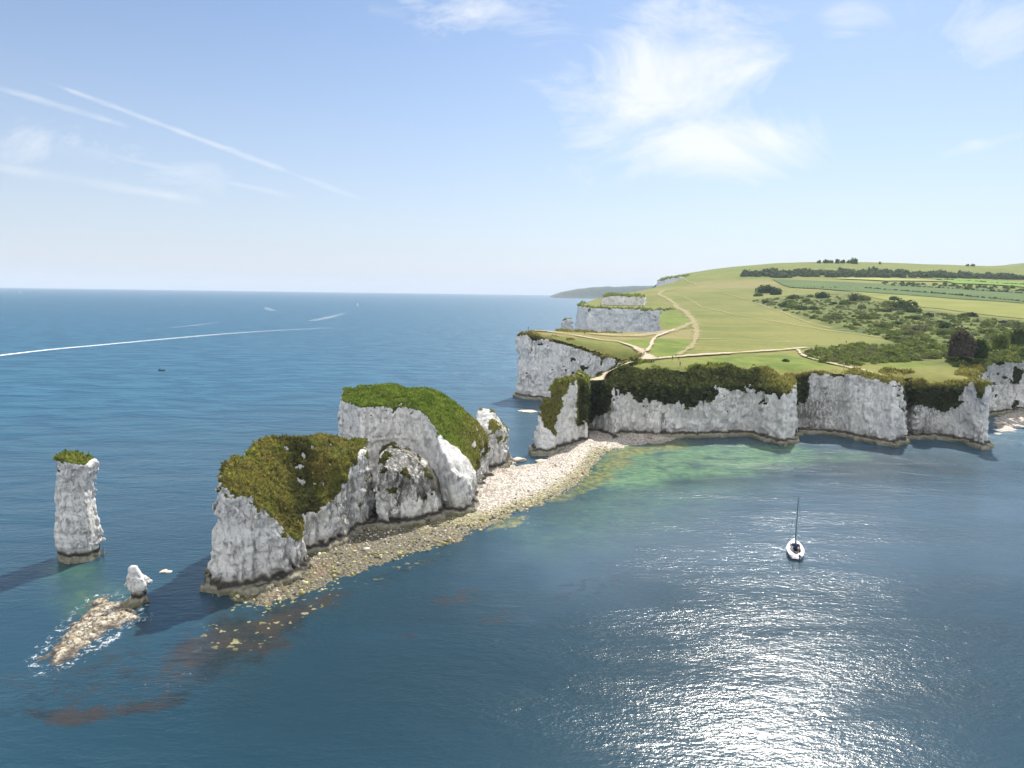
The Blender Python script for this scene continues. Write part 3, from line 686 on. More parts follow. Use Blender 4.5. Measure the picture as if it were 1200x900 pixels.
# far cliffs: second headland with an upper step, and the white end of the down
def far_cliff(Bd, h, poly, Tf, seed, vegd, zmax, keep=None):
    F, o, hh = field(Bd, h, poly, Tf, batter=.08, amp=(2.2, 2.0, .8), seed=seed, zmax=zmax)
    V, Q = surface_nets(F, o, hh)
    rk, vg = rock_parts(V, Q, lambda v, n: ((n[:, 2] > .6) & (v[:, 2] > 10) | (Tf(v[:, 0], v[:, 1]) - v[:, 2] < vegd + vegd * nz_(v, 9, 3)) | (nz_(v, 14, 5) > .75)) - .5, .35, tufts=.25, tsize=1.4, thick=.5, keep=keep,
                        dryf=lambda v: np.full(len(v), .25), darkf=lambda v: np.clip(.7 * (1 - sstep(-4, -1, v[:, 2] - Tf(v[:, 0], v[:, 1]))), 0, 1))
    tag(link('cliff', rk, M['chalk']), kind='structure')
    if vg is not None: tag(link('cliff_turf', vg, M['turf'], smooth=False), kind='structure')
kf = lambda c: sdpoly(c[:, 0], c[:, 1], COAST) > -9
far_cliff(((55, 205), (725, 905)), 1.5, COAST, T0, 61, .9, 42, kf)
UP = [(GY(703, 352, 840)[0], 840), (GY(735, 352, 835)[0], 835), (GY(757, 352, 842)[0], 842), (166, 875), (168, 940), (140, 960), (112, 930)]
zu = GY(712, 346.5, 850)[2]
Tup = lambda x, y: np.minimum(zu + .5 * np.sin(x / 9) + 0 * y, T0(x, y) + 12)
far_cliff(((70, 235), (815, 1000)), 1.5, UP, Tup, 65, 1.0, 56)
far_cliff(((270, 400), (1380, 1560)), 3.0, COAST, T0, 71, 1.5, 110, lambda c: sdpoly(c[:, 0], c[:, 1], COAST) > -14)

# ------------------------------------------------------------------ grassland
def spaced(a, b, s0, s1, p=1.6):
    out = [a]
    while out[-1] < b:
        f = min(1.0, max(0.0, (out[-1] - a) / (b - a))); out.append(out[-1] + s0 + (s1 - s0) * f ** p)
    return np.array(out)
xs = np.concatenate([np.arange(-2, 260, 1.4), spaced(260, 2580, 2.5, 40, .8)]); ys = np.concatenate([np.arange(214, 390, 1.3), spaced(390, 2380, 2.5, 26, .9)])
X, Y = np.meshgrid(xs, ys, indexing='ij'); X = X.ravel(); Y = Y.ravel()
sd = sdpoly(X, Y, COAST)
_m1 = 9.0 * M1(X, Y)
V = np.stack([X, Y, T(X, Y) + .14 - .75 * sstep(-7.0, -3.0, sd + _m1) * (Y < 395)], 1)
n = len(ys); i, j = np.meshgrid(np.arange(len(xs) - 1), np.arange(n - 1), indexing='ij'); a = (i * n + j).ravel()
Q = np.stack([a, a + n, a + n + 1, a + 1], 1)
def zone(poly_px):                 # a zone on the land from photo outline points
    pts = [land_hit(*p) for p in poly_px]; return [(p[0], p[1]) for p in pts if p is not None]
scrubZ = zone([(880, 352), (930, 345), (1000, 344), (1080, 362), (1210, 378), (1320, 392), (1320, 432), (1200, 424), (1120, 428), (1060, 425), (1000, 428), (945, 412), (1000, 404), (1062, 400), (1000, 392), (935, 372)])
lushZ = [zone([(760, 410), (742, 400), (775, 397), (806, 399), (808, 410), (795, 418.5), (770, 419)]), zone([(795, 424), (850, 419), (920, 415), (945, 421), (980, 432), (940, 432), (850, 430)]), zone([(745, 398), (728, 400), (745, 405), (758, 400)]),
         zone([(1000, 426), (1080, 424), (1110, 428), (1060, 432)]), zone([(775, 378), (772, 366), (795, 366), (806, 372), (806, 380), (785, 384)])]
scr = 1 - sstep(-10, 6, sdpoly(X, Y, scrubZ) + 6 * fbm(X / 15, Y / 15, 0 * X, 3, 3))
lush = np.zeros(len(X))
for z in lushZ: lush = np.maximum(lush, 1 - sstep(-1.5, 1.5, sdpoly(X, Y, z) + 1.2 * fbm(X / 5, Y / 5, 0 * X, 2, 3)))
bare = np.zeros(len(X))
dryb = zone([(612, 389), (690, 391), (780, 388), (812, 386), (812, 398), (760, 396), (720, 400), (650, 394)])
bare = .55 * (1 - sstep(-2, 2, sdpoly(X, Y, dryb))) + .45 * (1 - sstep(-20, 20, sdpoly(X, Y, zone([(805, 337), (820, 330), (925, 331), (905, 338)]))))
lush = np.maximum(lush, .45 * sstep(1150, 1250, Y)) * (1 - scr)
k = (sd < -(2.5 + 9.0 * M1(X, Y)))[Q].all(1)
nm = (X < 22) & (Y < 240)
k &= ~nm[Q].any(1)
u, Q2 = sub_mesh(V, Q, k)
g = link('grassland', mesh_np('grassland', V[u], Q2, dict(scrub=scr[u], lush=lush[u], bare=bare[u])), M['meadow']); tag(g, kind='structure')

# far ridge at the right and the far coast to the left
def hill(name, x0, x1, y0, y1, Zf, mat, nx=90, ny=30):
    xs = np.linspace(x0, x1, nx); ys = np.linspace(y0, y1, ny); X, Y = np.meshgrid(xs, ys, indexing='ij'); Z = Zf(X, Y)
    i, j = np.meshgrid(np.arange(nx - 1), np.arange(ny - 1), indexing='ij'); a = (i * ny + j).ravel()
    o = link(name, mesh_np(name, np.stack([X, Y, Z], -1).reshape(-1, 3), np.stack([a, a + ny, a + ny + 1, a + 1], 1)), mat); tag(o, kind='structure'); return o
M['field_hill'] = field_mat('hill_grass', (.10, .13, .03), (.16, .19, .04))
hx0, _, hz0 = GY(1135, 312, 2600); hx1, _, hz1 = GY(1210, 308, 2600)
hill('hills', hx0 - 250, hx0 + 1900, 2450, 3300, lambda x, y: np.interp(x, [hx0 - 250, hx0, hx1, hx1 + 900, hx0 + 1900], [60, hz0 - 6, hz1, hz1 + 30, 120]) * np.exp(-((y - 2650) / 420) ** 2) + 4 * fbm(x / 90, y / 90, 0 * x, 3, 4), M['field_hill'])
M['far_coast'] = field_mat('coast_woods', (.030, .045, .020), (.075, .085, .035))
fxs = [GY(p, 345, 7000)[0] for p in (652, 656, 664, 680, 700, 712, 725, 745, 760, 790, 850)]
fzs = [GY(p, q, 7000)[2] for p, q in ((652, 350), (656, 346), (664, 342), (680, 339), (700, 336.5), (712, 335.8), (725, 336.5), (745, 335), (760, 335), (790, 335), (850, 334))]
hill('far_coast', fxs[0], fxs[-1], 6850, 8600, lambda x, y: np.interp(x, fxs, fzs) * sstep(6850, 7050, y) * (1 - .3 * sstep(7400, 8600, y)) + 7 * fbm(x / 90, y / 90, 0 * x, 4, 14) * sstep(6850, 7000, y) - .5, M['far_coast'], 160, 50)

# fields: draped patches
def patch(name, mat, c4, off, n=50, m=12):
    P = [land_hit(*p) for p in c4]
    if any(p is None for p in P): return
    P = [p[:2] for p in P]
    u = np.linspace(0, 1, n)[:, None, None]; v = np.linspace(0, 1, m)[None, :, None]
    XY = (P[0] * (1 - u) + P[1] * u) * (1 - v) + (P[3] * (1 - u) + P[2] * u) * v
    Z = T0(XY[..., 0], XY[..., 1]) + off
    i, j = np.meshgrid(np.arange(n - 1), np.arange(m - 1), indexing='ij'); a = (i * m + j).ravel()
    o = link(name, mesh_np(name, np.concatenate([XY, Z[..., None]], -1).reshape(-1, 3), np.stack([a, a + m, a + m + 1, a + 1], 1)), mat); tag(o, kind='structure')
M['f_yellow'] = field_mat('pale_crop', (.155, .170, .036), (.205, .212, .050), .1)
M['f_dark'] = field_mat('dark_crop', (.065, .105, .030), (.085, .125, .036), .1)
M['f_bright'] = field_mat('bright_crop', (.12, .20, .028), (.15, .235, .036), .1)
M['f_pale'] = field_mat('pale_grass', (.24, .27, .075), (.30, .31, .10), .1)
M['f_up'] = field_mat('hill_pasture', (.145, .165, .030), (.20, .205, .042), .1)
patch('field', M['f_yellow'], [(990, 340.5), (1330, 362), (1330, 388), (1085, 361)], .55)
patch('field', M['f_dark'], [(905, 327.5), (1330, 349), (1330, 366), (925, 337)], 1.1)
patch('field', M['f_pale'], [(975, 327), (1030, 326.5), (1120, 330.5), (1040, 330)], 1.5)
patch('field', M['f_bright'], [(1095, 326.5), (1330, 335), (1330, 345), (1120, 333)], 1.5)
patch('field', M['f_up'], [(855, 319), (1330, 323), (1330, 316.5), (880, 311)], 1.2)

# footpaths: draped ribbons
def smooth_line(P, k=6):
    P = np.array(P, float); Pp = np.vstack([2 * P[0] - P[1], P, 2 * P[-1] - P[-2]]); out = []
    for i in range(1, len(Pp) - 2):
        for t in np.linspace(0, 1, k, endpoint=False):
            a, b, c, d = Pp[i - 1:i + 3]
            out.append(.5 * ((2 * b) + (c - a) * t + (2 * a - 5 * b + 4 * c - d) * t * t + (3 * b - a - 3 * c + d) * t ** 3))
    out.append(P[-1]); return np.array(out)
def ribbon(name, px, width, mat, off, wob=.55, seed=0):
    H = [land_hit(*p) for p in px]; H = [h[:2] for h in H if h is not None]
    L = smooth_line(H, 14)
    d = np.gradient(L, axis=0); d /= np.linalg.norm(d, axis=1, keepdims=True) + 1e-9; nrm = np.stack([-d[:, 1], d[:, 0]], 1)
    s = np.linspace(0, 1, len(L)); w = np.interp(s, np.linspace(0, 1, len(width)), width) if isinstance(width, (list, tuple)) else np.full(len(L), width)
    w = w * (1 + wob * fbm(L[:, 0] / 9, L[:, 1] / 9, 0 * s, 2, seed))
    c = np.linspace(-1, 1, 7)
    XY = L[:, None] + nrm[:, None] * (w[:, None] * .5 * c[None])[..., None]
    Z = T(XY[..., 0], XY[..., 1]) + off
    m = 7; nn = len(L); i, j = np.meshgrid(np.arange(nn - 1), np.arange(m - 1), indexing='ij'); a = (i * m + j).ravel()
    e = np.tile(1 - np.abs(c), (nn, 1)).ravel()
    o = link(name, mesh_np(name, np.concatenate([XY, Z[..., None]], -1).reshape(-1, 3), np.stack([a, a + 1, a + m + 1, a + m], 1), dict(edge=e)), mat); tag(o, kind='structure')
ribbon('footpath', [(627, 388.5), (650, 390.5), (685, 396), (705, 399.5), (722, 401), (738, 406), (750, 411), (757, 417), (759, 421)], [3, 3.5, 3, 3, 5, 7], M['path'], .70)
ribbon('footpath', [(757, 421), (735, 424.5), (715, 430), (697, 436), (680, 440)], [7, 6, 5, 3.5], M['path'], .75)
ribbon('footpath', [(748, 422.5), (775, 421), (800, 419), (850, 415.5), (890, 413), (920, 411), (945, 408.5)], [7, 5.5, 5, 4.5, 4], M['path'], .80)
ribbon('footpath', [(935, 411), (939, 416), (946, 420), (960, 424), (982, 429), (1000, 433), (1018, 438)], [3, 2.5, 3, 4], M['path'], .72)
ribbon('track', [(794, 417), (806, 410), (813, 403), (816, 393), (815, 383), (810, 373), (800, 364), (791, 357), (780, 349), (772, 345), (778, 341), (789, 339)], [4, 5, 8, 11, 10, 10, 12], M['track'], .60)
ribbon('track', [(690, 392), (720, 394), (752, 394), (780, 389.5), (800, 384), (813, 378)], [10, 10, 10, 9, 9], M['track'], .66)
ribbon('track', [(790, 387), (778, 392), (766, 399), (763, 406), (758, 413)], [3, 2.6, 2.6], M['path'], .84)
ribbon('track', [(812, 398), (840, 398), (864, 399), (892, 400.5), (925, 402)], [6, 6, 5], M['faint'], .56)
ribbon('track', [(801, 348), (822, 360), (850, 366.5), (885, 373), (920, 379.5), (981, 389), (1045, 399)], [4, 4, 4.5, 4], M['faint'], .58)
ribbon('track', [(789, 339), (800, 337), (815, 333.5), (806, 330), (795, 324)], [9, 5, 4], M['faint'], .9)
ribbon('track', [(845, 343), (870, 350), (890, 357), (930, 372), (975, 386)], [4, 3, 3], M['faint'], .6)
# ------------------------------------------------------------------ beach spit
SPIT = PXY([(262, 704), (300, 716), (345, 703), (395, 683), (440, 662), (485, 650), (522, 641), (560, 622), (600, 604), (640, 589), (668, 574), (690, 558), (703, 543), (712, 530), (735, 523), (780, 518), (800, 513)]) + PXY([
    (690, 500), (660, 515), (645, 531), (632, 541), (612, 545), (604, 548)]) + PXY([(598, 536), (580, 536), (540, 560), (480, 590), (420, 600), (350, 640), (290, 670)])
OUT = PXY([(300, 716), (345, 703), (395, 683), (440, 662), (485, 650), (522, 641), (560, 622), (600, 604), (640, 589), (668, 574), (690, 558), (703, 543), (712, 530)])
sx = [p[0] for p in SPIT]; sy = [p[1] for p in SPIT]
def Zb(x, y):
    s = -sdpoly(x, y, SPIT)
    cap = .35 + .9 * sstep(150, 175, y)
    return np.minimum(.16 * s - .10, cap) + .34 * fbm(x / 3.2, y / 3.2, 0 * x, 4, 18) + .12 * fbm(x / .8, y / .8, 0 * x, 2, 19)
V, Q = grid_mesh(min(sx) - 2, max(sx) + 3, min(sy) - 2, max(sy) + 3, .4, Zb, lambda c: c[:, 2] > -.35)
wet = np.clip(1.05 - sstep(120, 178, V[:, 1] - .8 * np.minimum(0, 0)) * .95 + .45 * (1 - sstep(.15, .8, V[:, 2])) - .15, 0, 1)
wet = np.maximum(wet, .85 * np.exp(-(sdline(V[:, 0], V[:, 1], OUT) / 6.0) ** 2))
b = link('beach', mesh_np('beach', V, Q, dict(wet=wet)), M['beach']); tag(b, kind='structure')

# loose stones and boulders over the spit
def stone_proto(seed, sub=1):
    import bmesh
    bm = bmesh.new(); bmesh.ops.create_icosphere(bm, subdivisions=sub, radius=1.0)
    V = np.array([v.co[:] for v in bm.verts]); Fc = np.array([[v.index for v in f.verts] for f in bm.faces]); bm.free()
    r = 1 + .45 * fbm(V[:, 0] * 1.1, V[:, 1] * 1.1, V[:, 2] * 1.1, 2, seed); V = V * r[:, None] * np.array([1, .8, .55])
    return V, Fc
protos = [stone_proto(s) for s in range(6)]
def wetness(x, y, z):
    d = float(sdline(np.array([x]), np.array([y]), OUT)[0])
    return min(1.0, .85 * math.exp(-(d / 6.5) ** 2) + max(0.0, (158 - y) / 45.0) * .75)
def stones(name, pts, sizes, mat, label=None):
    VV = []; FF = []; sh = []; kv = []; o0 = 0
    for (x, y, z), s in zip(pts, sizes):
        V, Fc = protos[random.randrange(6)]; a = random.random() * 6.28; c, sn = math.cos(a), math.sin(a)
        W = np.stack([V[:, 0] * c - V[:, 1] * sn, V[:, 0] * sn + V[:, 1] * c, V[:, 2]], 1) * s + np.array([x, y, z])
        VV.append(W); FF.append(Fc + o0); o0 += len(V); sh.append(np.full(len(V), random.random())); w_ = wetness(x, y, z); q_ = random.random(); kv.append(np.full(len(V), 2.0 if q_ < .16 + .30 * w_ else (1.0 if q_ < .22 + .72 * w_ else 0.0)))
    return mesh_np(name, np.concatenate(VV), np.concatenate(FF), dict(shade=np.concatenate(sh), kindv=np.concatenate(kv)))
def stone_mat():
    m, nt = new_mat('beach_stone')
    s = nt.attr('shade'); p = nt.pos(); f = nt.noise(p, 1.5, 4, .7)
    c = nt.mix(nt.ramp(s, .2, .9, False), (.46, .41, .33), (.74, .68, .60))
    kv_ = nt.attr('kindv')
    c = nt.mix(nt.math('COMPARE', kv_, 1.0, .2), c, nt.mix(s, (.24, .21, .05), (.52, .47, .20)))
    c = nt.mix(nt.math('COMPARE', kv_, 2.0, .2), c, nt.mix(s, (.05, .042, .028), (.14, .12, .08)))
    c = nt.mix(nt.ramp(f, .55, .75), c, (.16, .14, .08))
    b = nt.n('ShaderNodeBsdfPrincipled', Base_Color=c, Roughness=.85)
    nt.t.links.new(b.outputs[0], nt.out.inputs[0]); return m
M['stone'] = stone_mat()
XS = RNG.uniform(min(sx), max(sx), 60000); YSs = RNG.uniform(min(sy), max(sy), 60000)
s_ = sdpoly(XS, YSs, SPIT)
ok = (s_ < 1.2); XS = XS[ok]; YSs = YSs[ok]; ZS = Zb(XS, YSs)
ok = (ZS > -.22); XS, YSs, ZS = XS[ok][:12000], YSs[ok][:12000], ZS[ok][:12000]
_w = np.array([wetness(a, b_, 0) for a, b_ in zip(XS, YSs)])
ss = (.55 + .6 * _w) * np.clip(RNG.lognormal(-1.95, .55, len(XS)), .07, .65)
st = link('shingle_stones', stones('stones', np.stack([XS, YSs, ZS + .02], 1), ss, M['stone']), M['stone'], smooth=False)
tag(st, 'pale, green and dark loose stones strewn over the spit', 'stones', kind='stuff')
# larger rocks one can single out
def boulder(px, py, s, label, flat=1.0, z=.1):
    x, y = G(px, py, 0)
    V, Fc = stone_proto(random.randrange(99), 3)
    V = V * np.array([s, s, s * flat]); V += .30 * s * fbm(V[:, 0] / s * 2.0 + px, V[:, 1] / s * 2.0, V[:, 2] / s * 2.0, 4, 7)[:, None] * np.array([1, 1, flat])
    o = link('boulder', mesh_np('boulder', V, Fc, dict(weather=np.full(len(V), .15), shade=np.full(len(V), .25), kindv=np.zeros(len(V)))), M['stone']); o.location = (x, y, z); tag(o, label, 'boulder')
boulder(605, 540, 2.3, 'broad pale boulder beside the small pinnacle at the water gap', .5, .3)
boulder(598, 544, 1.5, 'smaller pale boulder against the foot of the small pinnacle', .6, .3)
boulder(194, 670, 1.1, 'lone pale rock awash between the slim stack and the mossy stack', .3, 0)
boulder(635, 541, 2.0, 'brown flat boulder at the foot of the headland nose', .4, .2)
boulder(619, 482.5, 3.4, 'low white rock awash below the far cliff tip', .22, 0)
boulder(612, 481.5, 2.2, 'smaller low white rock awash left of the flat one below the far cliff', .22, 0)
boulder(1172, 497, 2.6, 'pale brown boulder on the shore past the last right headland', .4, .3)
boulder(1188, 494, 3.0, 'pink flat boulder on the shore at the right edge', .35, .3)
# shore under the right-hand cliff
SH = PXY([(1163, 512), (1180, 509), (1215, 497), (1300, 487), (1300, 470), (1200, 478), (1165, 485)])
V, Q = grid_mesh(min(p[0] for p in SH) - 3, max(p[0] for p in SH) + 3, min(p[1] for p in SH) - 3, max(p[1] for p in SH) + 3, .7,
                 lambda x, y: np.minimum(-.14 * sdpoly(x, y, SH) - .2, 1.6) + .6 * fbm(x / 4, y / 4, 0 * x, 4, 28), lambda c: c[:, 2] > -.35)
tag(link('beach', mesh_np('beach', V, Q, dict(wet=np.full(len(V), .12))), M['beach']), kind='structure')

# ------------------------------------------------------------------ sea
V, Q = grid_mesh(-140, 230, 56, 420, .9, lambda x, y: 0 * x)
x, y = V[:, 0], V[:, 1]
nn = fbm(x / 9, y / 9, 0 * x, 3, 77)
def zn(px, soft=4.0): return 1 - sstep(-soft, soft, sdpoly(x, y, PXY(px)) + 3.0 * nn)
shallow = np.maximum.reduce([zn([(700, 535), (740, 520), (930, 522), (960, 536), (900, 552), (830, 560), (740, 575), (690, 575)], 8) * .95, .30 * zn([(660, 585), (700, 545), (860, 545), (880, 570), (760, 620), (640, 640), (600, 630)], 14), .7 * zn([(968, 530), (1012, 530), (1020, 538), (975, 541)], 3),
                             .30 * zn([(70, 660), (122, 660), (140, 700), (90, 720), (70, 690)], 3)])
weed = np.maximum.reduce([zn([(640, 588), (668, 574), (690, 558), (702, 540), (712, 528), (760, 520), (800, 515), (810, 524), (745, 535), (722, 556), (700, 572), (660, 592)], 5) * .95, zn([(560, 624), (600, 606), (650, 588), (640, 596), (600, 614), (560, 632)], 1.5) * .8])
reef = np.maximum.reduce([.9 * zn([(240, 705), (300, 716), (360, 702), (420, 680), (480, 656), (520, 645), (530, 655), (440, 690), (380, 720), (340, 760), (290, 785), (230, 800), (190, 770), (225, 735)], 8), .50 * zn([(-60, 790), (60, 765), (130, 730), (200, 740), (260, 770), (250, 815), (120, 850), (-60, 880)], 13),
                          .75 * zn([(30, 828), (130, 828), (215, 815), (218, 825), (120, 845), (20, 848)], 1.2), .5 * zn([(445, 748), (520, 738), (600, 716), (607, 722), (530, 744), (450, 756)], 1.0), .45 * zn([(640, 700), (720, 668), (760, 672), (720, 690), (650, 712)], 1.5),
                          .55 * zn([(940, 530), (1060, 522), (1150, 532), (1155, 560), (1060, 572), (940, 556)], 7), .5 * zn([(770, 562), (850, 556), (880, 566), (780, 572)], 2), .35 * zn([(-20, 690), (60, 680), (60, 720), (-20, 740)], 4), .55 * zn([(500, 700), (560, 690), (570, 700), (510, 712)], 2)])
stn = zn([(262, 704), (345, 703), (430, 670), (520, 641), (640, 590), (650, 596), (520, 655), (430, 690), (360, 725), (300, 760), (250, 760), (230, 730)], 3)
foam = np.maximum.reduce([.62 * zn([(76, 776), (108, 757), (128, 742), (150, 735), (148, 748), (120, 760), (95, 780)], 1.5), .36 * zn([(124, 688), (150, 690), (150, 706), (130, 704)], 1.2), .42 * zn([(30, 790), (80, 782), (70, 800), (30, 802)], 1.5), .40 * zn([(100, 830), (160, 810), (230, 790), (240, 796), (160, 822), (110, 842)], 1.6), .20 * zn([(60, 860), (160, 838), (170, 850), (70, 880)], 4),
                          .33 * zn([(226, 668), (244, 660), (250, 690), (240, 700)], 1.0), .3 * zn([(600, 476), (630, 478), (636, 486), (600, 488)], 2.0), .22 * zn([(240, 795), (275, 785), (275, 800), (240, 812)], 1.2), .25 * zn([(560, 628), (640, 593), (645, 597), (566, 634)], .8)])
shore = np.minimum.reduce([sdpoly(x, y, COAST), sdpoly(x, y, S2), sdpoly(x, y, FIN), sdpoly(x, y, S3), sdpoly(x, y, PIN), np.hypot(x - c1[0], y - c1[1]) - 4.2])
foam = np.maximum(foam, (.30 + .22 * fbm(x / 7, y / 7, 0 * x, 2, 90)) * sstep(.2, 1.2, shore) * (1 - sstep(1.4, 2.8, shore)))
foam = np.maximum(foam, .50 * (1 - sstep(.8, 3.0, np.abs(sdpoly(x, y, REEF)))))
bay = 1 - sstep(-20, 25, sdpoly(x, y, PXY([(560, 640), (660, 590), (720, 530), (1160, 535), (1300, 560), (1300, 900), (300, 900), (200, 830), (420, 700)])))
sand_sheen = 1 - sstep(-22, 16, sdpoly(x, y, PXY([(560, 660), (640, 610), (720, 575), (900, 562), (1300, 560), (1400, 640), (1300, 690), (1000, 690), (800, 690), (640, 705)])) + 5 * nn)
x0, x1, y0, y1 = x.min(), x.max(), y.min(), y.max(); BIG = 15000.0
ov = np.array([(-BIG, -3000, 0), (BIG, -3000, 0), (BIG, BIG, 0), (-BIG, BIG, 0), (x0, y0, 0), (x1, y0, 0), (x1, y1, 0), (x0, y1, 0)])
k0 = len(V); oq = np.array([(0, 1, 5, 4), (1, 2, 6, 5), (2, 3, 7, 6), (3, 0, 4, 7)]) + k0
ex = lambda a: np.concatenate([a, np.zeros(8)])
edge = np.minimum.reduce([x - x0, x1 - x, y - y0, y1 - y]); ef = sstep(0, 12, edge)
sea = link('sea', mesh_np('sea', np.concatenate([V, ov]), np.concatenate([Q, oq]), dict(shallow=ex(shallow * ef), weed=ex(weed * ef), reef=ex(reef * ef), stones=ex(stn * ef), foam=ex(foam * ef), sand_sheen=ex(sand_sheen * ef), bay=ex(bay * ef))), M['sea']); tag(sea, kind='structure')

# wake streaks lying on the sea
def wake_mat():
    m, nt = new_mat('wake_foam')
    p = nt.pos(); n = nt.noise(p, .12, 6, .75)
    al = nt.ramp(nt.math('ADD', nt.attr('edge'), nt.math('SUBTRACT', n, .5)), .25, .9)
    al = nt.math('MULTIPLY', al, nt.attr('along'))
    b = nt.n('ShaderNodeBsdfDiffuse', Color=(.75, .78, .80)); t = nt.n('ShaderNodeBsdfTransparent')
    mx = nt.n('ShaderNodeMixShader', i0=al, i1=t, i2=b); nt.t.links.new(mx.outputs[0], nt.out.inputs[0]); return m
M['wake'] = wake_mat()
def wake(px, w, al, label):
    L = smooth_line(PXY(px), 16); d = np.gradient(L, axis=0); d /= np.linalg.norm(d, axis=1, keepdims=True); nr = np.stack([-d[:, 1], d[:, 0]], 1)
    n = len(L); s = np.linspace(0, 1, n); wv = np.interp(s, np.linspace(0, 1, len(w)), w); av = np.interp(s, np.linspace(0, 1, len(al)), al)
    c = np.linspace(-1, 1, 5); XY = L[:, None] + nr[:, None] * (wv[:, None] * .5 * c)[..., None]
    i, j = np.meshgrid(np.arange(n - 1), np.arange(4), indexing='ij'); a = (i * 5 + j).ravel()
    o = link('wake', mesh_np('wake', np.concatenate([XY, np.full((n, 5, 1), .03)], -1).reshape(-1, 3), np.stack([a, a + 1, a + 6, a + 5], 1), dict(edge=np.tile(1 - np.abs(c), (n, 1)).ravel(), along=np.repeat(av, 5))), M['wake'])
    tag(o, label, 'wake', kind='stuff')
wake([(-30, 421), (0, 416.5), (60, 409.5), (120, 404), (190, 397.5), (260, 391.5), (320, 387.5), (390, 384)], [10, 12, 16, 22, 30], [.95, .9, .7, .45, .25, .08], 'long white boat wake crossing the sea at left')
wake([(365, 376), (385, 372), (404, 366.5)], [30, 40, 30], [.15, .18, .05], 'short pale wake patch on the far sea near the white sail')
wake([(312, 360), (318, 363.5), (340, 364.5)], [30, 40, 30], [.12, .15, .05], 'curling pale wake patch farthest out on the sea')
wake([(200, 384), (230, 381), (258, 377)], [14, 18, 12], [.12, .15, .05], 'thin faint streak of foam beyond the long wake')

# ------------------------------------------------------------------ vegetation
def leaf_clump(n, size, rad, leaf, lobes=6, seed=0, core=True):
    rg = np.random.default_rng(seed); rx, ry, rz = rad
    C = rg.normal(0, 1, (lobes, 3)); C /= np.linalg.norm(C, axis=1, keepdims=True); C *= rg.uniform(.25, .6, (lobes, 1)); C[:, 2] = np.abs(C[:, 2]) * .8 + .25
    Rr = rg.uniform(.36, .58, lobes)
    li = rg.integers(0, lobes, n); D = rg.normal(0, 1, (n, 3)); D /= np.linalg.norm(D, axis=1, keepdims=True)
    P = C[li] + D * (Rr[li] * rg.uniform(.72, 1.06, n))[:, None]; P[:, 2] = np.maximum(P[:, 2], .02)
    P = P * np.array([rx, ry, rz])
    N = D + rg.normal(0, .55, (n, 3)); N /= np.linalg.norm(N, axis=1, keepdims=True)
    t = np.cross(N, rg.normal(0, 1, (n, 3))); t /= np.linalg.norm(t, axis=1, keepdims=True); b = np.cross(N, t)
    s = leaf * rg.uniform(.6, 1.4, (n, 1))
    V = np.stack([P - t * s - b * s * .5, P + t * s * .3 - b * s * .8, P + t * s + b * s * .5, P - t * s * .3 + b * s * .8], 1).reshape(-1, 3)
    Fq = np.arange(4 * n).reshape(-1, 4)
    if core:
        u, w = np.meshgrid(np.linspace(0, 2 * np.pi, 11)[:-1], np.linspace(0, np.pi / 2 * .98, 5)); k = .72
        cv = np.stack([np.cos(u) * np.cos(w) * rx * k, np.sin(u) * np.cos(w) * ry * k, np.sin(w) * rz * .82 - .05 * rz], -1).reshape(-1, 3)
        cv = cv * (1 + .2 * fbm(cv[:, 0] / rx * 2, cv[:, 1] / ry * 2, cv[:, 2] / rz * 2, 2, seed))[:, None]
        f = [(r * 10 + c, r * 10 + (c + 1) % 10, (r + 1) * 10 + (c + 1) % 10, (r + 1) * 10 + c) for r in range(4) for c in range(10)]
        Fq = np.concatenate([Fq, np.array(f) + len(V)]); V = np.concatenate([V, cv])
    return V, Fq
M['leaf_dark'] = leaf_mat('dark_leaves', (.034, .056, .018), (.085, .112, .034), .35)
M['leaf_mid'] = leaf_mat('green_leaves', (.085, .125, .030), (.175, .205, .056), .4)
M['leaf_pale'] = leaf_mat('pale_leaves', (.13, .155, .055), (.24, .26, .11), .35)
M['leaf_grey'] = leaf_mat('grey_green_scrub', (.085, .095, .045), (.175, .175, .088), .35)
M['leaf_brown'] = leaf_mat('brown_purple_leaves', (.048, .042, .032), (.095, .080, .058))
M['leaf_red'] = leaf_mat('reddish_leaves', (.14, .085, .05), (.21, .13, .08))
M['bark'] = plain('bark', (.09, .075, .055), .9, .3, 6)
bush_me = {}
for mk in ('leaf_dark', 'leaf_mid', 'leaf_pale', 'leaf_grey', 'leaf_brown', 'leaf_red'):
    for s in range(3):
        V, Fq = leaf_clump(420, 1, (1, 1, .85), .10, 7, s * 7 + len(mk))
        me = mesh_np('bush', V, Fq); me.materials.append(M[mk]); bush_me[mk, s] = me
def bush(px, py, wpx, mk, label, group=None, hf=.85, xy=None):
    p = land_hit(px, py) if xy is None else np.array([xy[0], xy[1], T0(*[np.array([q]) for q in xy])[0]])
    if p is None: return
    r = wpx / 832.0 * p[1] * .5
    o = bpy.data.objects.new('bush', bush_me[mk, random.randrange(3)]); COL.objects.link(o)
    o.location = (p[0], p[1], p[2] - .1 * r); o.scale = (r * random.uniform(.95, 1.2), r * random.uniform(.85, 1.1), r * hf * random.uniform(.85, 1.15)); o.rotation_euler.z = random.random() * 6.28
    tag(o, label, 'bush', group); return o
bush(921, 424, 12, 'leaf_dark', 'lone round dark bush on the bright lawn near the cliff edge')
bush(1112, 418, 12, 'leaf_red', 'small reddish bush just left of the big brown tree')
bush(855, 430.5, 13, 'leaf_dark', 'low dark bush on the lawn edge above the long near cliff')
bush(1138, 371, 17, 'leaf_brown', 'purple brown bush standing alone below the pale crop field')
bush(1058, 362, 32, 'leaf_dark', 'largest dark green bush mass in the upper scrub')
bush(1064, 386, 19, 'leaf_pale', 'pale bush with silvery leaves in the middle of the scrub')
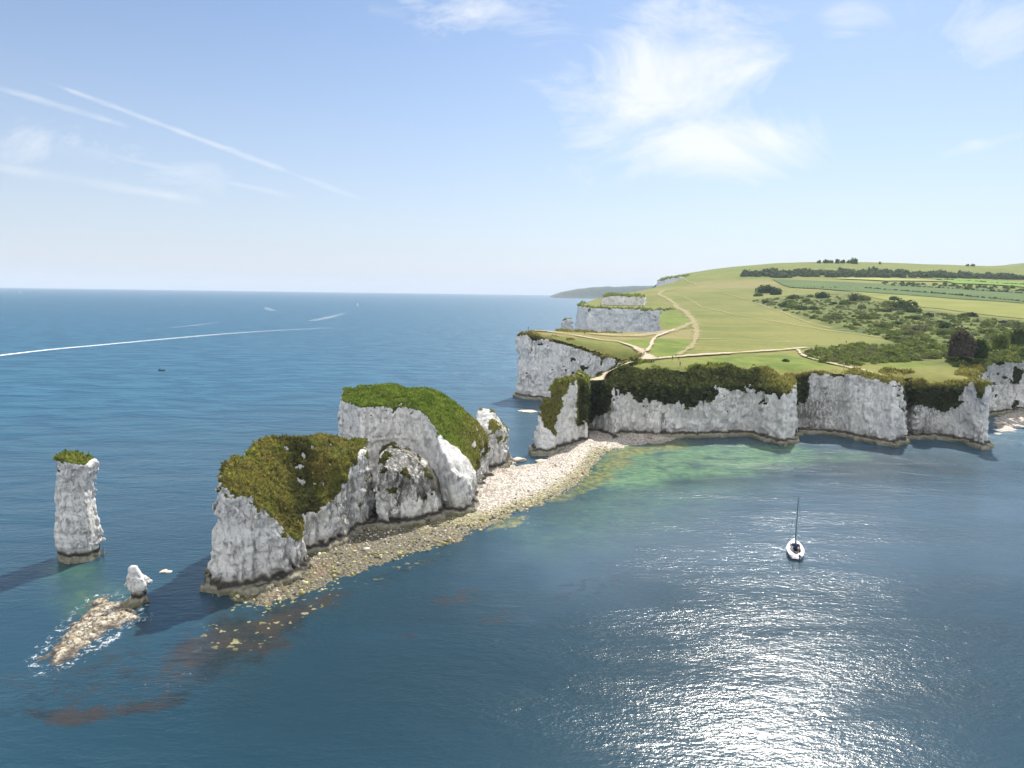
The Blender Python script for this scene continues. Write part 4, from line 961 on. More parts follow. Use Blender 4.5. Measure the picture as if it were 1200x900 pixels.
bush(980, 374, 22, 'leaf_pale', 'pale domed bush at the left edge of the scrub slope')
bush(1013, 374, 23, 'leaf_mid', 'round green bush just right of the pale domed one')
bush(964, 349, 17, 'leaf_dark', 'tall dark round bush on the skyline of the near thicket')
bush(931, 350, 15, 'leaf_dark', 'dark bush between two thicket clumps at upper left')
bush(897, 343, 26, 'leaf_dark', 'dark bush at the left tip of the upper thicket')
GR = 'green and dark bushes scattered over the scrub slope'
for (px, py, w, mk) in [(909, 345, 18, 'leaf_dark'), (888, 347, 14, 'leaf_mid'), (921, 360, 18, 'leaf_dark'), (929, 361, 18, 'leaf_mid'), (938, 363, 17, 'leaf_dark'), (953, 363, 13, 'leaf_dark'), (945, 354, 15, 'leaf_mid'), (1002, 352, 22, 'leaf_dark'), (1013, 352, 18, 'leaf_mid'), (1040, 359, 20, 'leaf_mid'),
                        (1070, 366, 24, 'leaf_dark'), (1048, 352, 14, 'leaf_dark'), (1024, 371, 16, 'leaf_mid'), (1037, 384, 20, 'leaf_mid'), (1078, 388, 22, 'leaf_grey'), (1110, 385, 20, 'leaf_dark'), (1102, 393, 15, 'leaf_dark'), (1158, 380, 20, 'leaf_mid'), (1176, 379, 13, 'leaf_brown'), (1190, 383, 22, 'leaf_pale'), (1142, 393, 16, 'leaf_pale'), (1155, 391, 15, 'leaf_dark'),
                        (1075, 406, 16, 'leaf_dark'), (1190, 398, 18, 'leaf_dark'), (1010, 362, 14, 'leaf_mid'), (990, 357, 18, 'leaf_mid')]:
    bush(px, py, w, mk, 'bush of mixed green scrub on the slope right of the pale field', GR)
def in_poly(px, py, poly): return sdpoly(np.array([px]), np.array([py]), poly)[0] < 0
zA = [(880, 353), (930, 348), (1000, 348), (1080, 366), (1210, 380), (1210, 425), (1130, 424), (1080, 414), (1045, 400), (985, 384), (925, 366)]
c_ = 0
while c_ < 165:
    px, py = random.uniform(880, 1210), random.uniform(346, 424)
    if not in_poly(px, py, zA): continue
    mk = random.choice(['leaf_dark', 'leaf_mid', 'leaf_mid', 'leaf_pale', 'leaf_grey', 'leaf_mid'])
    bush(px, py, random.uniform(7, 16) * (.7 + (py - 346) / 110), mk, 'bush of mixed green scrub on the slope right of the pale field', GR, .75); c_ += 1
zB = [(938, 416), (960, 408), (1000, 404), (1042, 405), (1085, 411), (1108, 422), (1040, 425), (1000, 430), (965, 426)]
c_ = 0
while c_ < 85:
    px, py = random.uniform(936, 1112), random.uniform(404, 431)
    if not in_poly(px, py, zB): continue
    bush(px, py, random.uniform(10, 19), random.choice(['leaf_grey', 'leaf_grey', 'leaf_mid', 'leaf_grey', 'leaf_dark']), 'grey green low bush of the thicket between the cliff path and the field', 'low thicket bushes by the cliff path', .6); c_ += 1
pts = []; rr = []
while len(pts) < 1500:
    px, py = random.uniform(880, 1215), random.uniform(346, 432)
    if not (in_poly(px, py, zA) or in_poly(px, py, zB)): continue
    p = land_hit(px, py)
    if p is not None: pts.append(p - np.array([0, 0, .3])); rr.append(random.uniform(.9, 2.6))
w = None
SCRUB_PTS = (pts, rr)
zC = [(1095, 416), (1125, 420), (1165, 414), (1215, 412), (1215, 420), (1180, 422), (1140, 430), (1120, 432)]
c_ = 0
while c_ < 32:
    px, py = random.uniform(1095, 1215), random.uniform(398, 432)
    if not in_poly(px, py, zC): continue
    bush(px, py, random.uniform(10, 20), random.choice(['leaf_dark', 'leaf_dark', 'leaf_mid', 'leaf_grey']), 'dark bush crowding the top of the right-hand white cliff', 'bushes along the top of the right-hand cliff', .9); c_ += 1

def tree(px, py, wpx, hpx, mk, label, group=None, seed=0, nleaf=1500):
    p = land_hit(px, py); s = p[1] / 832.0; r = wpx * s * .5; H = hpx * s
    root = empty('tree', tuple(p)); tag(root, label, 'tree', group)
    V, Fq = leaf_clump(nleaf, 1, (r, r, H * .72), r * .075, 11, seed); V[:, 2] += H * .22
    link('crown', mesh_np('crown', V, Fq), M[mk], root, smooth=False)
    TV = []; TF = []
    def limb(a, b, ra, rb):
        a = np.array(a, float); b = np.array(b, float); d = b - a; d /= np.linalg.norm(d); u = np.cross(d, (0.3, .9, .1)); u /= np.linalg.norm(u); w = np.cross(d, u); o0 = len(TV)
        for q, rr in ((a, ra), (b, rb)):
            for k in range(7): t = k / 7 * 6.283; TV.append(q + (u * math.cos(t) + w * math.sin(t)) * rr)
        for k in range(7): TF.append((o0 + k, o0 + (k + 1) % 7, o0 + 7 + (k + 1) % 7, o0 + 7 + k))
    limb((0, 0, -.5), (0.1 * r, 0, H * .38), r * .09, r * .06)
    for k in range(5):
        t = k * 1.3; limb((0.1 * r, 0, H * .30), (r * .6 * math.cos(t), r * .6 * math.sin(t), H * .62), r * .05, r * .02)
    link('trunk', mesh_np('trunk', TV, TF), M['bark'], root)
tree(1124, 425, 36, 40, 'leaf_brown', 'big rounded purple brown tree above the right-hand cliff', seed=3, nleaf=2200)
tree(1147, 425, 24, 30, 'leaf_dark', 'dark green tree crowding the right side of the brown tree', seed=5)
tree(1171, 414, 24, 26, 'leaf_mid', 'mid green tree above the middle of the right-hand cliff', seed=8)
tree(1193, 408, 22, 24, 'leaf_dark', 'dark tree at the right edge above the cliff top', seed=9)
# trees on the ridge line
rt = [(960, 308.5, 6, 4), (968, 308.3, 7, 4.5), (974, 308.3, 6, 4), (981, 308.5, 8, 5), (988, 308.5, 7, 4.5), (995, 308.5, 6, 4), (1001, 309, 9, 7), (1031, 309.5, 4, 3), (1134, 312, 5, 3), (1140, 312, 5, 3)]
far_me = []
for s in range(4):
    V, Fq = leaf_clump(130, 1, (1, 1, 1.0), .2, 6, 40 + s); me = mesh_np('far_tree', V, Fq); me.materials.append(M['leaf_mid']); far_me.append(me)
for k, (px, py, w, hh) in enumerate(rt):
    p = None
    for dy in (0, .6, 1.2, 2, 3):
        p = land_hit(px, py + dy)
        if p is not None: break
    if p is None: continue
    s = p[1] / 832; o = bpy.data.objects.new('tree', far_me[k % 4]); COL.objects.link(o); o.location = (p[0], p[1], p[2] - .5); o.scale = (w * s * .5, w * s * .5, hh * s)
    if k == 6: tag(o, 'tallest tree standing on the ridge skyline', 'tree')
    elif k == 7: tag(o, 'single tiny tree on the bare ridge right of the clump', 'tree')
    elif k > 7: tag(o, 'one of two small trees where the ridge dips at right', 'tree', 'pair of trees on the right ridge')
    else: tag(o, 'tree of the clump on the ridge skyline', 'tree', 'clump of trees on the ridge')
# the wood across the hill, and hedges
def clump_mass(name, pts, rr, mat, n=60, leaf=.2):
    VV = []; FF = []; o0 = 0
    for k, (p, r) in enumerate(zip(pts, rr)):
        V, Fq = leaf_clump(n, 1, (1, 1, .95), leaf, 5, k % 17); V = V * np.array([r, r, r * random.uniform(.8, 1.25)]) + p; VV.append(V); FF.append(Fq + o0); o0 += len(V)
    return link(name, mesh_np(name, np.concatenate(VV), np.concatenate(FF)), mat, smooth=False)
_co = np.empty(len(vg.vertices) * 3, np.float32); vg.vertices.foreach_get('co', _co); _co = _co.reshape(-1, 3)
_dk = np.empty(len(vg.vertices), np.float32); vg.attributes['dark'].data.foreach_get('value', _dk)
_ok = np.nonzero((_dk > .55) & (_co[:, 1] < 285) & (_co[:, 0] > 24) & (_co[:, 2] > 10))[0]
_pk = _co[RNG.choice(_ok, 520)]
w = clump_mass('scrub', list(_pk - np.array([0, 0, .5])), list(RNG.uniform(.5, 1.2, 520)), M['leaf_dark'], 26, .24); tag(w, 'dark scrub hanging over the upper faces of the near cliffs', 'scrub', kind='stuff')
_ok = np.nonzero((_dk > .3) & (_co[:, 1] < 285) & (_co[:, 0] > 24) & (_co[:, 2] > 16.5))[0]; _pk = _co[RNG.choice(_ok, 260)]
w = clump_mass('scrub', list(_pk - np.array([0, 0, .4])), list(RNG.uniform(.45, 1.05, 260)), M['leaf_mid'], 26, .24); tag(w, 'green sunlit shrubs along the rim of the near cliffs', 'scrub', kind='stuff')  # lighter leaf colour paints in the sunlit tops of the rim scrub
pts = []; rr = []
while len(pts) < 430:
    px = random.uniform(872, 1290); top = np.interp(px, [872, 905, 960, 1000, 1050, 1120, 1200, 1290], [321, 318.6, 318, 318.2, 319.5, 322, 325.5, 329]); bot = np.interp(px, [872, 905, 960, 1000, 1050, 1120, 1200, 1290], [324, 325.5, 325.5, 325.3, 325.5, 326, 328, 331])
    p = land_hit(px, random.uniform(top + 1.5, bot))
    if p is not None: pts.append(p - np.array([0, 0, 1.0])); rr.append(random.uniform(6.0, 11.0))
M['leaf_wood'] = leaf_mat('woodland_leaves', (.080, .108, .050), (.165, .190, .088), .4)
w = clump_mass('wood', pts, rr, M['leaf_wood']); tag(w, 'dark belt of woodland running across the hillside', 'wood', kind='stuff')
def hedge(px, label, r=(1.6, 3.0), step=3.0, mat='leaf_dark'):
    H = [land_hit(*p)[:2] for p in px]; L = smooth_line(H, 10); seg = np.concatenate([[0], np.cumsum(np.linalg.norm(np.diff(L, axis=0), axis=1))])
    s = np.arange(0, seg[-1], step); X = np.interp(s, seg, L[:, 0]) + RNG.normal(0, .6, len(s)); Y = np.interp(s, seg, L[:, 1]) + RNG.normal(0, .6, len(s)); Z = T0(X, Y)
    o = clump_mass('hedge', np.stack([X, Y, Z], 1), [random.uniform(*r) for _ in s], M[mat], 30, .26); tag(o, label, 'hedge')
hedge([(1015, 338.5), (1032, 339.8), (1100, 345), (1200, 354.5), (1300, 365)], 'dark hedge along the near side of the dark green field')
hedge([(1045, 335.3), (1100, 338.3), (1200, 344.8), (1300, 351)], 'dark hedge on the far side of the dark green field', (1.6, 3.2))
hedge([(1100, 328), (1130, 330), (1200, 334.5), (1280, 339)], 'dark hedge edging the small bright green field')
hedge([(925, 337.3), (960, 338), (1010, 338.6)], 'low broken hedge left of the pale field', (1.2, 2.6), 5.0, 'leaf_mid')
w = clump_mass('scrub', *SCRUB_PTS, M['leaf_mid'], 24, .26); tag(w, 'low green scrub filling the gaps between the bushes of the slope', 'scrub', kind='stuff')
pts = []; rr = []
for px, py in [(random.uniform(1035, 1210), 0) for _ in range(90)]:
    a = np.interp(px, [1035, 1210], [330.5, 338]); b_ = np.interp(px, [1035, 1210], [334.5, 343.5]); p = land_hit(px, random.uniform(a, b_))
    if p is not None: pts.append(p); rr.append(random.uniform(1.8, 4.2))
w = clump_mass('scrub', pts, rr, M['leaf_mid']); tag(w, 'pale green scrub strip between the hedges on the hill', 'scrub', kind='stuff')

# ------------------------------------------------------------------ boats
def lathe_hull(stations, mat, name, parent):   # stations: (y, half beam, deck z, keel z)
    VV = []; FF = []; m = 9
    for (y, b, dz, kz) in stations:
        for k in range(m):
            t = -1 + 2 * k / (m - 1); VV.append((b * math.copysign(abs(t) ** .55, t), y, kz + (dz - kz) * abs(t) ** 2.2))
    for i in range(len(stations) - 1):
        for k in range(m - 1): FF.append((i * m + k, i * m + k + 1, (i + 1) * m + k + 1, (i + 1) * m + k))
    FF.append(tuple([(0 * m + k) for k in (0, 2, 6, 8)])); return link(name, mesh_np(name, VV, FF), mat, parent)
def box_v(cx, cy, cz, sx, sy, sz, top=1.0):
    V = [(cx + a * sx / 2 * (top if c > 0 else 1), cy + b * sy / 2 * (top if c > 0 else 1), cz + c * sz / 2) for c in (-1, 1) for (a, b) in ((-1, -1), (1, -1), (1, 1), (-1, 1))]
    return V, [(3, 2, 1, 0), (4, 5, 6, 7), (0, 1, 5, 4), (1, 2, 6, 5), (2, 3, 7, 6), (3, 0, 4, 7)]
def boxes(name, lst, mat, parent, bev=.03):
    VV = []; FF = []
    for b in lst:
        V, Fq = box_v(*b); FF += [tuple(i + len(VV) for i in f) for f in Fq]; VV += V
    o = link(name, mesh_np(name, VV, FF), mat, parent, smooth=False)
    md = o.modifiers.new('bevel', 'BEVEL'); md.width = bev; md.segments = 2; return o
def tube(name, pts, rad, mat, parent, n=8):
    VV = []; FF = []
    for i, p in enumerate(pts):
        p = Vector(p); d = (Vector(pts[min(i + 1, len(pts) - 1)]) - Vector(pts[max(i - 1, 0)])).normalized(); u = d.orthogonal().normalized(); w = d.cross(u)
        r = rad[i] if isinstance(rad, (list, tuple)) else rad
        for k in range(n): t = k / n * 2 * math.pi; VV.append(tuple(p + u * math.cos(t) * r + w * math.sin(t) * r))
    for i in range(len(pts) - 1):
        for k in range(n): FF.append((i * n + k, i * n + (k + 1) % n, (i + 1) * n + (k + 1) % n, (i + 1) * n + k))
    return link(name, mesh_np(name, VV, FF), mat, parent)
M['gel'] = plain('white_gelcoat', (.82, .82, .82), .25, .04, 2)
M['deckgrey'] = plain('cockpit_sole', (.16, .14, .13), .6, .3, 4)
M['navy'] = plain('navy_canvas', (.02, .03, .07), .8, .3, 5)
M['spar'] = plain('dark_spar', (.035, .045, .075), .4, .2, 3)
M['glass'] = plain('tinted_window', (.015, .018, .022), .1, .1, 2)
M['sail'] = plain('sailcloth', (.80, .80, .78), .8, .05, 2)
M['cl_dark'] = plain('dark_clothes', (.03, .03, .04), .9, .3, 8); M['cl_pale'] = plain('pale_clothes', (.62, .58, .52), .9, .1, 8); M['cl_blue'] = plain('blue_clothes', (.05, .08, .18), .9, .2, 8)
M['skin'] = plain('skin', (.42, .27, .20), .6, .1, 8); M['cl_red'] = plain('red_clothes', (.28, .06, .05), .9, .2, 8)
M['hair'] = plain('brown_hair', (.04, .025, .018), .8, .2, 8)

# people: one skinned body each, clothes by material, hair as a child
def body_mesh(pose, top, legs):
    if pose == 'stand': J = dict(pel=(0, 0, .95), che=(0, 0, 1.32), nek=(0, 0, 1.50), hed=(0, -.02, 1.60), crn=(0, -.01, 1.74), ls=(-.19, 0, 1.42), le=(-.25, .02, 1.14), lh=(-.24, -.06, .86), rs=(.19, 0, 1.42), re=(.25, .02, 1.14), rh=(.24, -.06, .86), lk=(-.11, -.02, .50), lf=(-.12, .02, .08), lt=(-.13, -.14, .04), rk=(.11, -.02, .50), rf=(.12, .02, .08), rt=(.13, -.14, .04))
    elif pose == 'walk': J = dict(pel=(0, 0, .94), che=(0, -.03, 1.32), nek=(0, -.04, 1.50), hed=(0, -.06, 1.60), crn=(0, -.06, 1.74), ls=(-.19, -.03, 1.42), le=(-.25, .10, 1.16), lh=(-.24, .08, .90), rs=(.19, -.03, 1.42), re=(.25, -.12, 1.16), rh=(.23, -.26, .96), lk=(-.10, -.16, .52), lf=(-.11, -.26, .10), lt=(-.11, -.40, .05), rk=(.10, .06, .50), rf=(.11, .30, .14), rt=(.11, .20, .05))
    else: J = dict(pel=(0, 0, .10), che=(0, .02, .47), nek=(0, 0, .65), hed=(0, -.02, .75), crn=(0, -.01, .89), ls=(-.19, .02, .57), le=(-.27, -.08, .32), lh=(-.18, -.30, .22), rs=(.19, .02, .57), re=(.27, -.08, .32), rh=(.18, -.30, .22), lk=(-.14, -.44, .12), lf=(-.14, -.48, -.30), lt=(-.14, -.60, -.34), rk=(.14, -.44, .12), rf=(.14, -.48, -.30), rt=(.14, -.60, -.34))
    keys = list(J); E = [('pel', 'che'), ('che', 'nek'), ('nek', 'hed'), ('hed', 'crn'), ('che', 'ls'), ('ls', 'le'), ('le', 'lh'), ('che', 'rs'), ('rs', 're'), ('re', 'rh'), ('pel', 'lk'), ('lk', 'lf'), ('lf', 'lt'), ('pel', 'rk'), ('rk', 'rf'), ('rf', 'rt')]
    rad = dict(pel=.15, che=.155, nek=.06, hed=.10, crn=.085, ls=.075, le=.05, lh=.04, rs=.075, re=.05, rh=.04, lk=.075, lf=.055, lt=.04, rk=.075, rf=.055, rt=.04)
    me = bpy.data.meshes.new('person'); me.from_pydata([J[k] for k in keys], [(keys.index(a), keys.index(b)) for a, b in E], [])
    o = bpy.data.objects.new('tmp', me); COL.objects.link(o)
    md = o.modifiers.new('skin', 'SKIN')
    for i, k in enumerate(keys): me.skin_vertices[0].data[i].radius = (rad[k], rad[k] * .85)
    me.skin_vertices[0].data[0].use_root = True
    o.modifiers.new('sub', 'SUBSURF').levels = 1
    dg = bpy.context.evaluated_depsgraph_get(); out = bpy.data.meshes.new_from_object(o.evaluated_get(dg)); bpy.data.objects.remove(o)
    for m in (top, legs, M['skin']): out.materials.append(m)
    hp = J['pel'][2]; nk = J['nek'][2]
    for p in out.polygons:
        c = p.center; hand = (Vector(J['lh']) - c).length < .10 or (Vector(J['rh']) - c).length < .10
        p.material_index = 2 if (c.z > nk - .01 or hand) else (0 if c.z > hp + .02 and not (pose == 'sit' and c.y < -.15 and c.z < .2) else 1); p.use_smooth = True
    return out, J
_bodies = {}
def person(loc, pose, top, legs, label, rz=0, group=None):
    k = (pose, top, legs)
    if k not in _bodies:
        me, J = body_mesh(pose, M[top], M[legs]); h = Vector(J['crn'])
        V, Fc = stone_proto(1, 2); V = V * np.array([.11, .15, .17]) + np.array(h) + np.array([0, .02, -.01]); V = V[:]; keepf = (V[Fc][:, :, 2].mean(1) > h.z - .02) | (V[Fc][:, :, 1].mean(1) > h.y + .05)
        u, F2 = sub_mesh(V, Fc, keepf); _bodies[k] = (me, mesh_np('hair', V[u], F2))
        _bodies[k][1].materials.append(M['hair'])
    me, hm = _bodies[k]
    o = bpy.data.objects.new('person', me); COL.objects.link(o); o.location = loc; o.rotation_euler.z = rz; tag(o, label, 'person', group)
    hr = bpy.data.objects.new('hair', hm); COL.objects.link(hr); hr.parent = o
    return o

# yacht seen from astern in the bay
bx_, by_ = G(931.5, 648)
yt = empty('sailing_boat', (bx_, by_, 0)); yt.rotation_euler.z = R(-19); tag(yt, 'white sailing yacht with bare dark mast in the bay, crew in its cockpit', 'sailing boat')
ST = [(-4.2, 1.05, .98, .10), (-3.8, 1.25, 1.0, -.1), (-2.2, 1.52, 1.02, -.3), (-.4, 1.62, 1.05, -.35), (1.4, 1.42, 1.12, -.35), (3.0, .92, 1.22, -.25), (4.2, .38, 1.32, .0), (4.9, .04, 1.40, .5)]
lathe_hull(ST, M['gel'], 'hull', yt)
# deck with an open cockpit
dk = []; df = []
for (y, b, dz, kz) in ST:
    ck = .78 if -3.4 < y < -.2 else 0
    dk += [(-b, y, dz), (-ck * b * .8 if ck else -.02 * b, y, dz + .05), (ck * b * .8 if ck else .02 * b, y, dz + .05), (b, y, dz)]
for i in range(len(ST) - 1):
    for k in (0, 2): df.append((i * 4 + k, i * 4 + k + 1, i * 4 + k + 5, i * 4 + k + 4))
    if not (-3.9 < ST[i][0] < -.3): df.append((i * 4 + 1, i * 4 + 2, i * 4 + 6, i * 4 + 5))
link('deck', mesh_np('deck', dk, df), M['gel'], yt, smooth=False)
boxes('cockpit', [(0, -2.1, .45, 2.0, 3.4, .06)], M['deckgrey'], yt)
boxes('cockpit_bench', [(-.85, -2.0, .66, .45, 2.6, .40), (.85, -2.0, .66, .45, 2.6, .40)], M['deckgrey'], yt)
cb = boxes('cabin', [(0, 1.0, 1.30, 1.9, 2.9, .52, .82)], M['gel'], yt, .08)
boxes('window', [(-.92, 1.0, 1.34, .06, 1.7, .2)], M['glass'], cb); boxes('window', [(.92, 1.0, 1.34, .06, 1.7, .2)], M['glass'], cb)
boxes('hatch', [(0, -.42, 1.18, .8, .1, .6)], M['navy'], cb)
boxes('spray_hood', [(0, -.1, 1.72, 1.7, .8, .45, .75)], M['navy'], yt, .1)
tube('mast', [(0, .9, 1.5), (.02, .88, 6), (.05, .82, 11.2)], [.085, .07, .035], M['spar'], yt)
bm_ = tube('boom', [(0, .85, 2.45), (0, -2.9, 2.5)], .06, M['spar'], yt); tube('sail_cover', [(0, .75, 2.62), (0, -1, 2.66), (0, -2.7, 2.60)], [.17, .15, .08], M['navy'], bm_)
tube('forestay', [(0, 4.8, 1.4), (.04, .85, 10.9)], .012, M['spar'], yt); tube('backstay', [(0, -4.1, 1.0), (.05, .82, 11.1)], .010, M['spar'], yt)
for s in (-1, 1): tube('shroud', [(s * 1.4, .7, 1.08), (s * .75, .85, 6.2), (.05, .82, 10.6)], .011, M['spar'], yt)
tube('spreader', [(-.75, .86, 6.2), (.75, .86, 6.2)], .025, M['spar'], yt)
tube('pulpit', [(-.6, 3.7, 1.3), (-.45, 4.1, 1.85), (0, 4.8, 1.95), (.45, 4.1, 1.85), (.6, 3.7, 1.3)], .02, M['gel'], yt)
tube('pushpit', [(-1.2, -3.3, 1.0), (-1.1, -3.9, 1.6), (0, -4.15, 1.65), (1.1, -3.9, 1.6), (1.2, -3.3, 1.0)], .02, M['gel'], yt)
tube('tiller', [(0, -3.3, .95), (.1, -2.4, 1.05)], .03, M['bark'], yt)
boxes('outboard_motor', [(.62, -4.32, 1.05, .28, .32, .45), (.62, -4.35, .5, .14, .16, .8)], M['navy'], yt)
def yat(x, y): c, s = math.cos(R(-19)), math.sin(R(-19)); return (bx_ + x * c - y * s, by_ + x * s + y * c)
for (x, y, t, rz, lb) in [(-.72, -1.6, 'cl_pale', -1.4, 'person in pale top seated on the left cockpit bench of the yacht'), (.72, -2.2, 'cl_dark', 1.4, 'person in dark top seated on the right cockpit bench of the yacht'), (.74, -1.3, 'cl_red', 1.5, 'person in red top seated nearest the cabin on the yacht right bench')]:
    px_, py_ = yat(x, y); person((px_, py_, .84), 'sit', t, 'cl_dark', lb, R(180) + (-1 if x > 0 else 1) * R(-90))

# small dark dinghy far out
dx, dy = G(189, 434.5)
dn = empty('dinghy', (dx, dy, 0)); dn.rotation_euler.z = R(75); tag(dn, 'small dark open boat with two people far out on the left', 'dinghy')
lathe_hull([(-2.2, .75, .5, -.05), (-1.0, .85, .5, -.1), (.6, .8, .55, -.1), (1.7, .45, .65, 0), (2.3, .04, .75, .3)], M['navy'], 'hull', dn)
boxes('thwart', [(0, -1.2, .38, 1.4, .35, .06), (0, .3, .38, 1.4, .35, .06)], M['deckgrey'], dn)
boxes('outboard_motor', [(0, -2.4, .75, .35, .4, .55), (0, -2.42, .2, .15, .18, .7)], M['spar'], dn)
def dat(x, y): c, s = math.cos(R(75)), math.sin(R(75)); return (dx + x * c - y * s, dy + x * s + y * c)
person((*dat(0, -1.2), .33), 'sit', 'cl_dark', 'cl_dark', 'person in dark clothes seated at the stern of the small dark boat', R(75 + 180))
person((*dat(0, .9), .12), 'stand', 'cl_blue', 'cl_dark', 'person in blue top standing forward in the small dark boat', R(75 + 180))
# distant sails
def far_sail(px, py, label, s=1.0):
    x, y = G(px, py); t = empty('sailing_boat', (x, y, 0)); t.scale = (s, s, s); t.rotation_euler.z = R(60); tag(t, label, 'sailing boat')
    lathe_hull([(-4.5, 1.1, 1.0, 0), (-1, 1.6, 1.0, -.3), (2.5, 1.1, 1.1, -.2), (5, .04, 1.3, .3)], M['gel'], 'hull', t)
    tube('mast', [(0, .6, 1), (0, .6, 13.5)], .09, M['spar'], t)
    def sl(name, P):
        V = np.array(P, float); n = np.array([1, 0, 0]) * .02; VV = np.concatenate([V - n, V + n]); link(name, mesh_np(name, VV, [(0, 2, 1), (3, 4, 5), (0, 1, 4), (0, 4, 3), (1, 2, 5), (1, 5, 4), (2, 0, 3), (2, 3, 5)]), M['sail'], t, smooth=False)
    sl('mainsail', [(0, .5, 2), (.9, -4.2, 2.1), (0, .5, 13.2)]); sl('jib', [(0, 4.8, 1.5), (.7, .9, 1.8), (0, .8, 11.8)])
far_sail(419, 359.8, 'tiny white sail on the far sea above the green-topped stack'); far_sail(24, 344.2, 'tiny white sail near the horizon at the left edge', 1.3)

# walkers on the headland
def walker(px, py, pose, top, legs, label, rz=0, group=None):
    p = land_hit(px, py)
    z = float(T(np.array([p[0]]), np.array([p[1]]))[0]) + .5
    person((p[0], p[1], z), pose, top, legs, label, rz, group)
walker(788, 423.3, 'stand', 'cl_dark', 'cl_dark', 'person in dark clothes standing on the path junction, left of the pair', .4)
walker(795.2, 424.3, 'walk', 'cl_dark', 'cl_blue', 'person in dark top walking on the path, right of the pair', 1.9)
walker(792, 421, 'stand', 'cl_red', 'cl_pale', 'person in red top behind the dark pair on the path', 1.0)
walker(763, 427.6, 'stand', 'cl_dark', 'cl_dark', 'left of two dark figures close together on the cliff-edge grass', .2)
walker(766, 427.0, 'walk', 'cl_blue', 'cl_dark', 'right of two dark figures close together on the cliff-edge grass', .5)
walker(754.5, 416.5, 'walk', 'cl_dark', 'cl_blue', 'person walking where the pale paths meet', 2.6)
walker(796.8, 430.8, 'stand', 'cl_dark', 'cl_dark', 'person alone at the scrub edge below the path', 0)
walker(685, 393.5, 'walk', 'cl_dark', 'cl_dark', 'person walking alone on the far track with the sea behind', 1.4)
walker(619, 388.2, 'stand', 'cl_dark', 'cl_blue', 'person standing near the far cliff tip', 2)
walker(991.5, 404, 'stand', 'cl_dark', 'cl_dark', 'person standing in the field behind the low thicket', 0)
walker(998.8, 430.2, 'stand', 'cl_dark', 'cl_dark', 'person in dark clothes standing on the cliff path by the thicket', 0)
walker(1000.4, 434.3, 'walk', 'cl_dark', 'cl_dark', 'person walking the cliff path below the dark standing one', 1.2)
walker(988.8, 431.8, 'stand', 'cl_pale', 'cl_dark', 'person in pale top standing on the cliff path', .6)

# ------------------------------------------------------------------ sky, sun, air
AZ, EL = R(24), R(47)
sl = bpy.data.lights.new('sun', 'SUN'); so = bpy.data.objects.new('sun', sl); COL.objects.link(so)
sl.energy = 4.2; sl.angle = R(.53); sl.color = (1.0, .95, .87)
sd_ = Vector((math.sin(AZ) * math.cos(EL), math.cos(AZ) * math.cos(EL), math.sin(EL)))
so.rotation_euler = sd_.to_track_quat('Z', 'Y').to_euler(); so.location = (0, 0, 150)

wd = bpy.data.worlds.new('World'); scene.world = wd; wd.use_nodes = True; wd.node_tree.nodes.clear()
nt = NT(wd.node_tree); out = nt.t.nodes.new('ShaderNodeOutputWorld')
sky = nt.t.nodes.new('ShaderNodeTexSky'); sky.sky_type = 'NISHITA'; sky.sun_disc = False; sky.sun_elevation = EL; sky.sun_rotation = AZ; sky.altitude = 50; sky.air_density = 1.0; sky.dust_density = .6; sky.ozone_density = 2.5
tc = nt.t.nodes.new('ShaderNodeTexCoord').outputs['Generated']; d = nt.sep(tc)
yy = nt.math('MAXIMUM', d[1], .05); u = nt.math('DIVIDE', d[0], yy); v = nt.math('DIVIDE', d[2], yy)
ahead = nt.ramp(d[1], .05, .3)
zc = nt.math('MAXIMUM', d[2], .02)
cmb = nt.n('ShaderNodeCombineXYZ', X=nt.math('DIVIDE', d[0], zc), Y=nt.math('DIVIDE', d[1], zc), Z=0.0)
def uv(px, py): r = ray(px, py); return r[0] / r[1], r[2] / r[1]
def blob(px, py, rx, ry, ang=0):
    cu, cv = uv(px, py); du = nt.math('SUBTRACT', u, cu); dv = nt.math('SUBTRACT', v, cv); c, s = math.cos(ang), math.sin(ang)
    a = nt.math('DIVIDE', nt.math('ADD', nt.math('MULTIPLY', du, c), nt.math('MULTIPLY', dv, s)), rx / 832)
    b = nt.math('DIVIDE', nt.math('SUBTRACT', nt.math('MULTIPLY', dv, c), nt.math('MULTIPLY', du, s)), ry / 832)
    return nt.math('SUBTRACT', 1.0, nt.ramp(nt.math('SQRT', nt.math('ADD', nt.math('POWER', nt.math('ABSOLUTE', a), 2.0), nt.math('POWER', nt.math('ABSOLUTE', b), 2.0))), .0, 1.0))
cuv = nt.n('ShaderNodeCombineXYZ', X=u, Y=v, Z=0.0)
wisp = nt.noise(nt.scale(cuv.outputs[0], (5, 9, 1), (0, 0, .75)), 1.0, 10, .66, .8)
wisp2 = nt.noise(nt.scale(cuv.outputs[0], (2.2, 14, 1), (0, 0, -.35)), 1.0, 8, .65, .4)
msk = nt.math('MAXIMUM', blob(770, 105, 230, 135, .35), nt.math('MULTIPLY', blob(845, 165, 180, 75, -.05), 1.1))
for (a_, b_, rx, ry, an, k) in [(560, 10, 220, 60, -.2, .6), (990, 35, 90, 45, .4, .55), (920, 150, 90, 45, 0, .5), (1190, 40, 200, 120, 0, .45), (100, 180, 320, 60, -.15, .35), (690, 180, 80, 90, -.5, .45), (1150, 168, 80, 14, .22, .5)]:
    msk = nt.math('MAXIMUM', msk, nt.math('MULTIPLY', blob(a_, b_, rx, ry, an), k))
cl = nt.ramp(nt.math('ADD', nt.math('MULTIPLY', msk, .78), nt.math('MULTIPLY', nt.math('SUBTRACT', wisp, .5), 2.0)), .22, .86, False)
cl = nt.math('MULTIPLY', cl, nt.ramp(msk, .02, .3))
